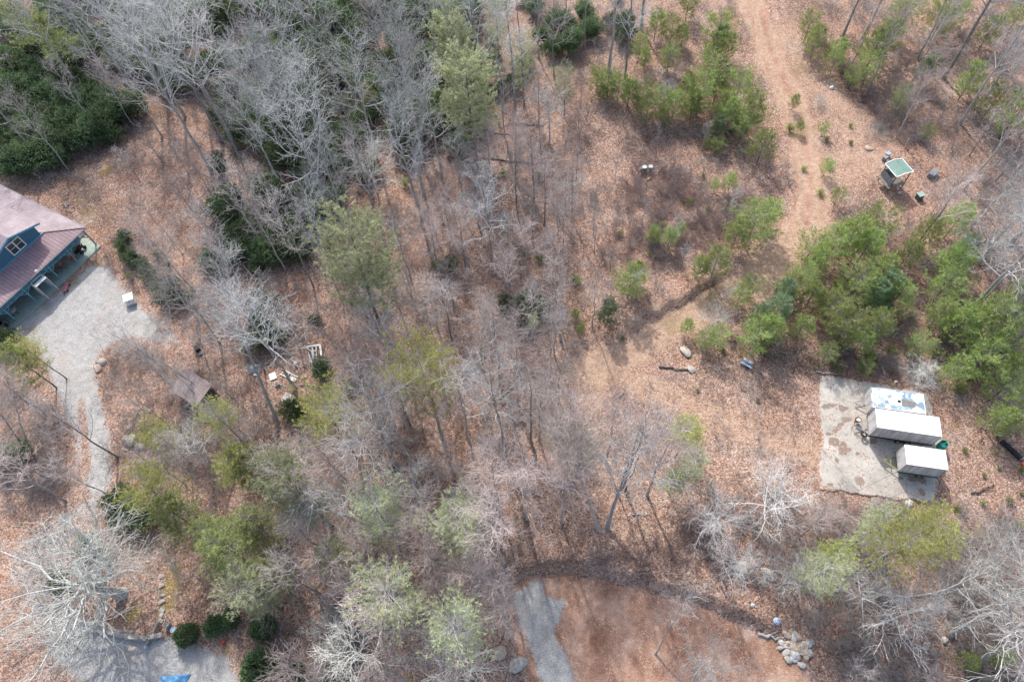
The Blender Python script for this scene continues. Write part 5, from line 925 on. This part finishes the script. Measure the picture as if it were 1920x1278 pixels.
# --- undergrowth: canes and brush nobody could count
BR_M = [brush(600+i, 1.15, 7, 48, 5, 4, .008) for i in range(5)]
def undergrowth(name, mat, label, zones):
    V = []; Q = []; o = 0
    for poly, n, s0, s1 in zones:
        xs = [p[0] for p in poly]; ys = [p[1] for p in poly]; c = 0; tr = 0
        while c < n and tr < n*30:
            tr += 1; x, y = random.uniform(min(xs), max(xs)), random.uniform(min(ys), max(ys))
            if not inside((x, y), poly) or any(inside((x, y), q) for q in KEEP_OUT): continue
            p = G(x, y); v, q = random.choice(BR_M); a = random.uniform(0, 6.28); s = random.uniform(s0, s1); ca, sa = math.cos(a)*s, math.sin(a)*s
            V.append(np.stack([v[:, 0]*ca-v[:, 1]*sa+p[0], v[:, 0]*sa+v[:, 1]*ca+p[1], v[:, 2]*s+p[2]], -1)); Q.append(q+o); o += len(v); c += 1
    ob = link(name, np_mesh(name, np.concatenate(V), [np.concatenate(Q)], [mat])); tag(ob, label, 'undergrowth', kind='stuff')
undergrowth('brush', B_MAUVE, 'thin grey brown brush growing all over the leafy forest floor', [([(0, 0), (1380, 0), (1500, 300), (1400, 500), (1100, 640), (1000, 1050), (600, 1278), (450, 1278), (300, 1050), (200, 900), (180, 400), (0, 300)], 1500, .6, 1.45), ([(1260, 860), (1500, 940), (1920, 960), (1920, 1278), (1600, 1278)], 420, .6, 1.45), ([(1520, 0), (1920, 0), (1920, 700), (1560, 700)], 460, .6, 1.5), ([(0, 700), (130, 760), (150, 920), (0, 1000)], 70, .6, 1.3), ([(210, 620), (330, 640), (500, 860), (230, 900)], 90, .5, 1.1), ([(1100, 640), (1500, 640), (1530, 900), (1200, 800)], 80, .3, .7)])
undergrowth('brambles', B_BRAMBLE, 'dark purplish brambles and briars along the edge of the track', [([(1180, 300), (1330, 340), (1420, 370), (1400, 440), (1280, 480), (1180, 560), (1130, 500)], 190, .6, 1.3), ([(1500, 60), (1560, 90), (1680, 250), (1620, 250)], 60, .6, 1.1), ([(1540, 640), (1780, 720), (1560, 700)], 60, .5, 1.0), ([(930, 1070), (1100, 1035), (1200, 1030), (1330, 960), (1400, 1050), (1450, 1130), (1300, 1062), (1150, 1050)], 110, .4, .9)])
# ------------------------------------------------------------ every plant's own label, from what stands near it in the photograph
MARKS = [('the house', 80, 470), ('the white cabinet', 248, 555), ('the timber shed', 360, 725), ('the white frame', 587, 655), ('the hunting stand', 1687, 315), ('the concrete pad', 1600, 820), ('the short box trailer', 1735, 870), ('the rock heap', 1490, 1212), ('the clay clearing', 1230, 1180), ('the two tan and grey boulders', 950, 1235), ('the cut bank', 1150, 1050), ('the grassy ledge', 1280, 590), ('the stone slabs', 1212, 325), ('the wheelbarrow', 1367, 251), ('the long pale fallen trunk', 950, 300), ('the lower drive', 300, 1230), ('the stone wall', 220, 1185), ('the black pipe', 1893, 846), ('the green metal cylinder', 1052, 640), ('the blue seat', 1399, 684), ('the bend of the dirt track', 1525, 380), ('the top of the dirt track', 1420, 40), ('the mossy boulders', 1410, 1070), ('the upper left corner', 60, 40), ('the lower right corner', 1860, 1230), ('the upper right corner', 1880, 40), ('the white plastic bag', 1559, 166), ('the inner curve of the drive', 190, 700)]
LOOK = dict(tall='tall grey leafless tree', slim='slim grey leafless tree', pink='reddish twigged leafless tree', sapling='small thin leafless sapling', spread='spreading pale leafless tree', white='whitish low leafless tree', oak='huge leafless oak', bigpine='large pale green pine', yelpine='yellow green pine', midpine='mid green pine', palepine='thin pale green pine', young='feathery young green pine', blue='bluish young pine', rhodo='dark glossy evergreen shrub', round='round shrub', olive='low olive green shrub', lime='low bright green shrub', shrub='low bare twiggy shrub')
GRP = dict(young='young pines beside the track and pad', blue='young pines beside the track and pad', rhodo='dark evergreen shrubs under the trees', round='round clipped shrubs by the lower drive', olive='low green shrubs', lime='low green shrubs', shrub='bare shrubs')
ORD = ['nearest', 'second', 'third', 'fourth', 'fifth', 'sixth', 'seventh', 'eighth', 'ninth', 'tenth', 'eleventh', 'twelfth', 'thirteenth', 'fourteenth', 'fifteenth', 'sixteenth', 'seventeenth', 'eighteenth', 'nineteenth', 'twentieth']
import collections
buck = collections.defaultdict(list)
for o, kind, (x, y) in PLANTS:
    o['group'] = GRP.get(kind, 'leafless trees of the wood' if kind in ('tall', 'slim', 'pink', 'sapling', 'spread', 'white', 'oak') else 'pines standing among the leafless trees')
    if 'label' in o: continue
    a = proj((x, y, gz(x, y)+KH[kind]*o.scale[0]*.6)); k, mx, my = min(MARKS, key=lambda m: math.hypot(m[1]-a[0], m[2]-a[1])); dx, dy = a[0]-mx, a[1]-my
    side = ('right of' if dx > 0 else 'left of') if abs(dx) > abs(dy) else ('above' if dy < 0 else 'below')
    buck[(kind, k, side)].append((math.hypot(dx, dy), o))
for (kind, k, side), L_ in buck.items():
    L_.sort(key=lambda q: q[0])
    for i, (_, o) in enumerate(L_):
        if len(L_) == 1: o['label'] = '%s %s %s' % (LOOK[kind], side, k)
        else: o['label'] = '%s %s %s, %s' % (LOOK[kind], side, k, 'the nearest one' if i == 0 else ('%s nearest of them' % (ORD[i] if i < 20 else str(i+1)+'th')))
rk = collections.defaultdict(list)
for o in S.objects:
    if o.get('category') == 'rock' and o.get('group'): rk[o['group']].append(o)
for g, os_ in rk.items():
    os_.sort(key=lambda o: proj(o.location)[0])
    for i, o in enumerate(os_):
        c = o.data.materials[0].name.split('_')[0]; up = proj(o.location)[1]
        n = {1: 'leftmost', len(os_): 'rightmost'}.get(i+1, '%s from the left' % (ORD[i] if i < 20 else str(i+1)+('st' if i % 10 == 0 and i != 10 else 'nd' if i % 10 == 1 else 'rd' if i % 10 == 2 else 'th')))
        o['label'] = '%s %s, %s' % (c, {'stones of the rock heap': 'stone in the heap by the clay clearing', 'scattered stones on the lower right slope': 'stone scattered on the lower right slope', 'half buried stones near the shed': 'half buried stone near the timber shed', 'small tan stones in the brush': 'little stone in the brush above the bank', 'stepping stones on the mossy bank': 'stepping stone on the mossy bank'}[g], n)
print('plants', len(PLANTS), collections.Counter(p[1] for p in PLANTS))
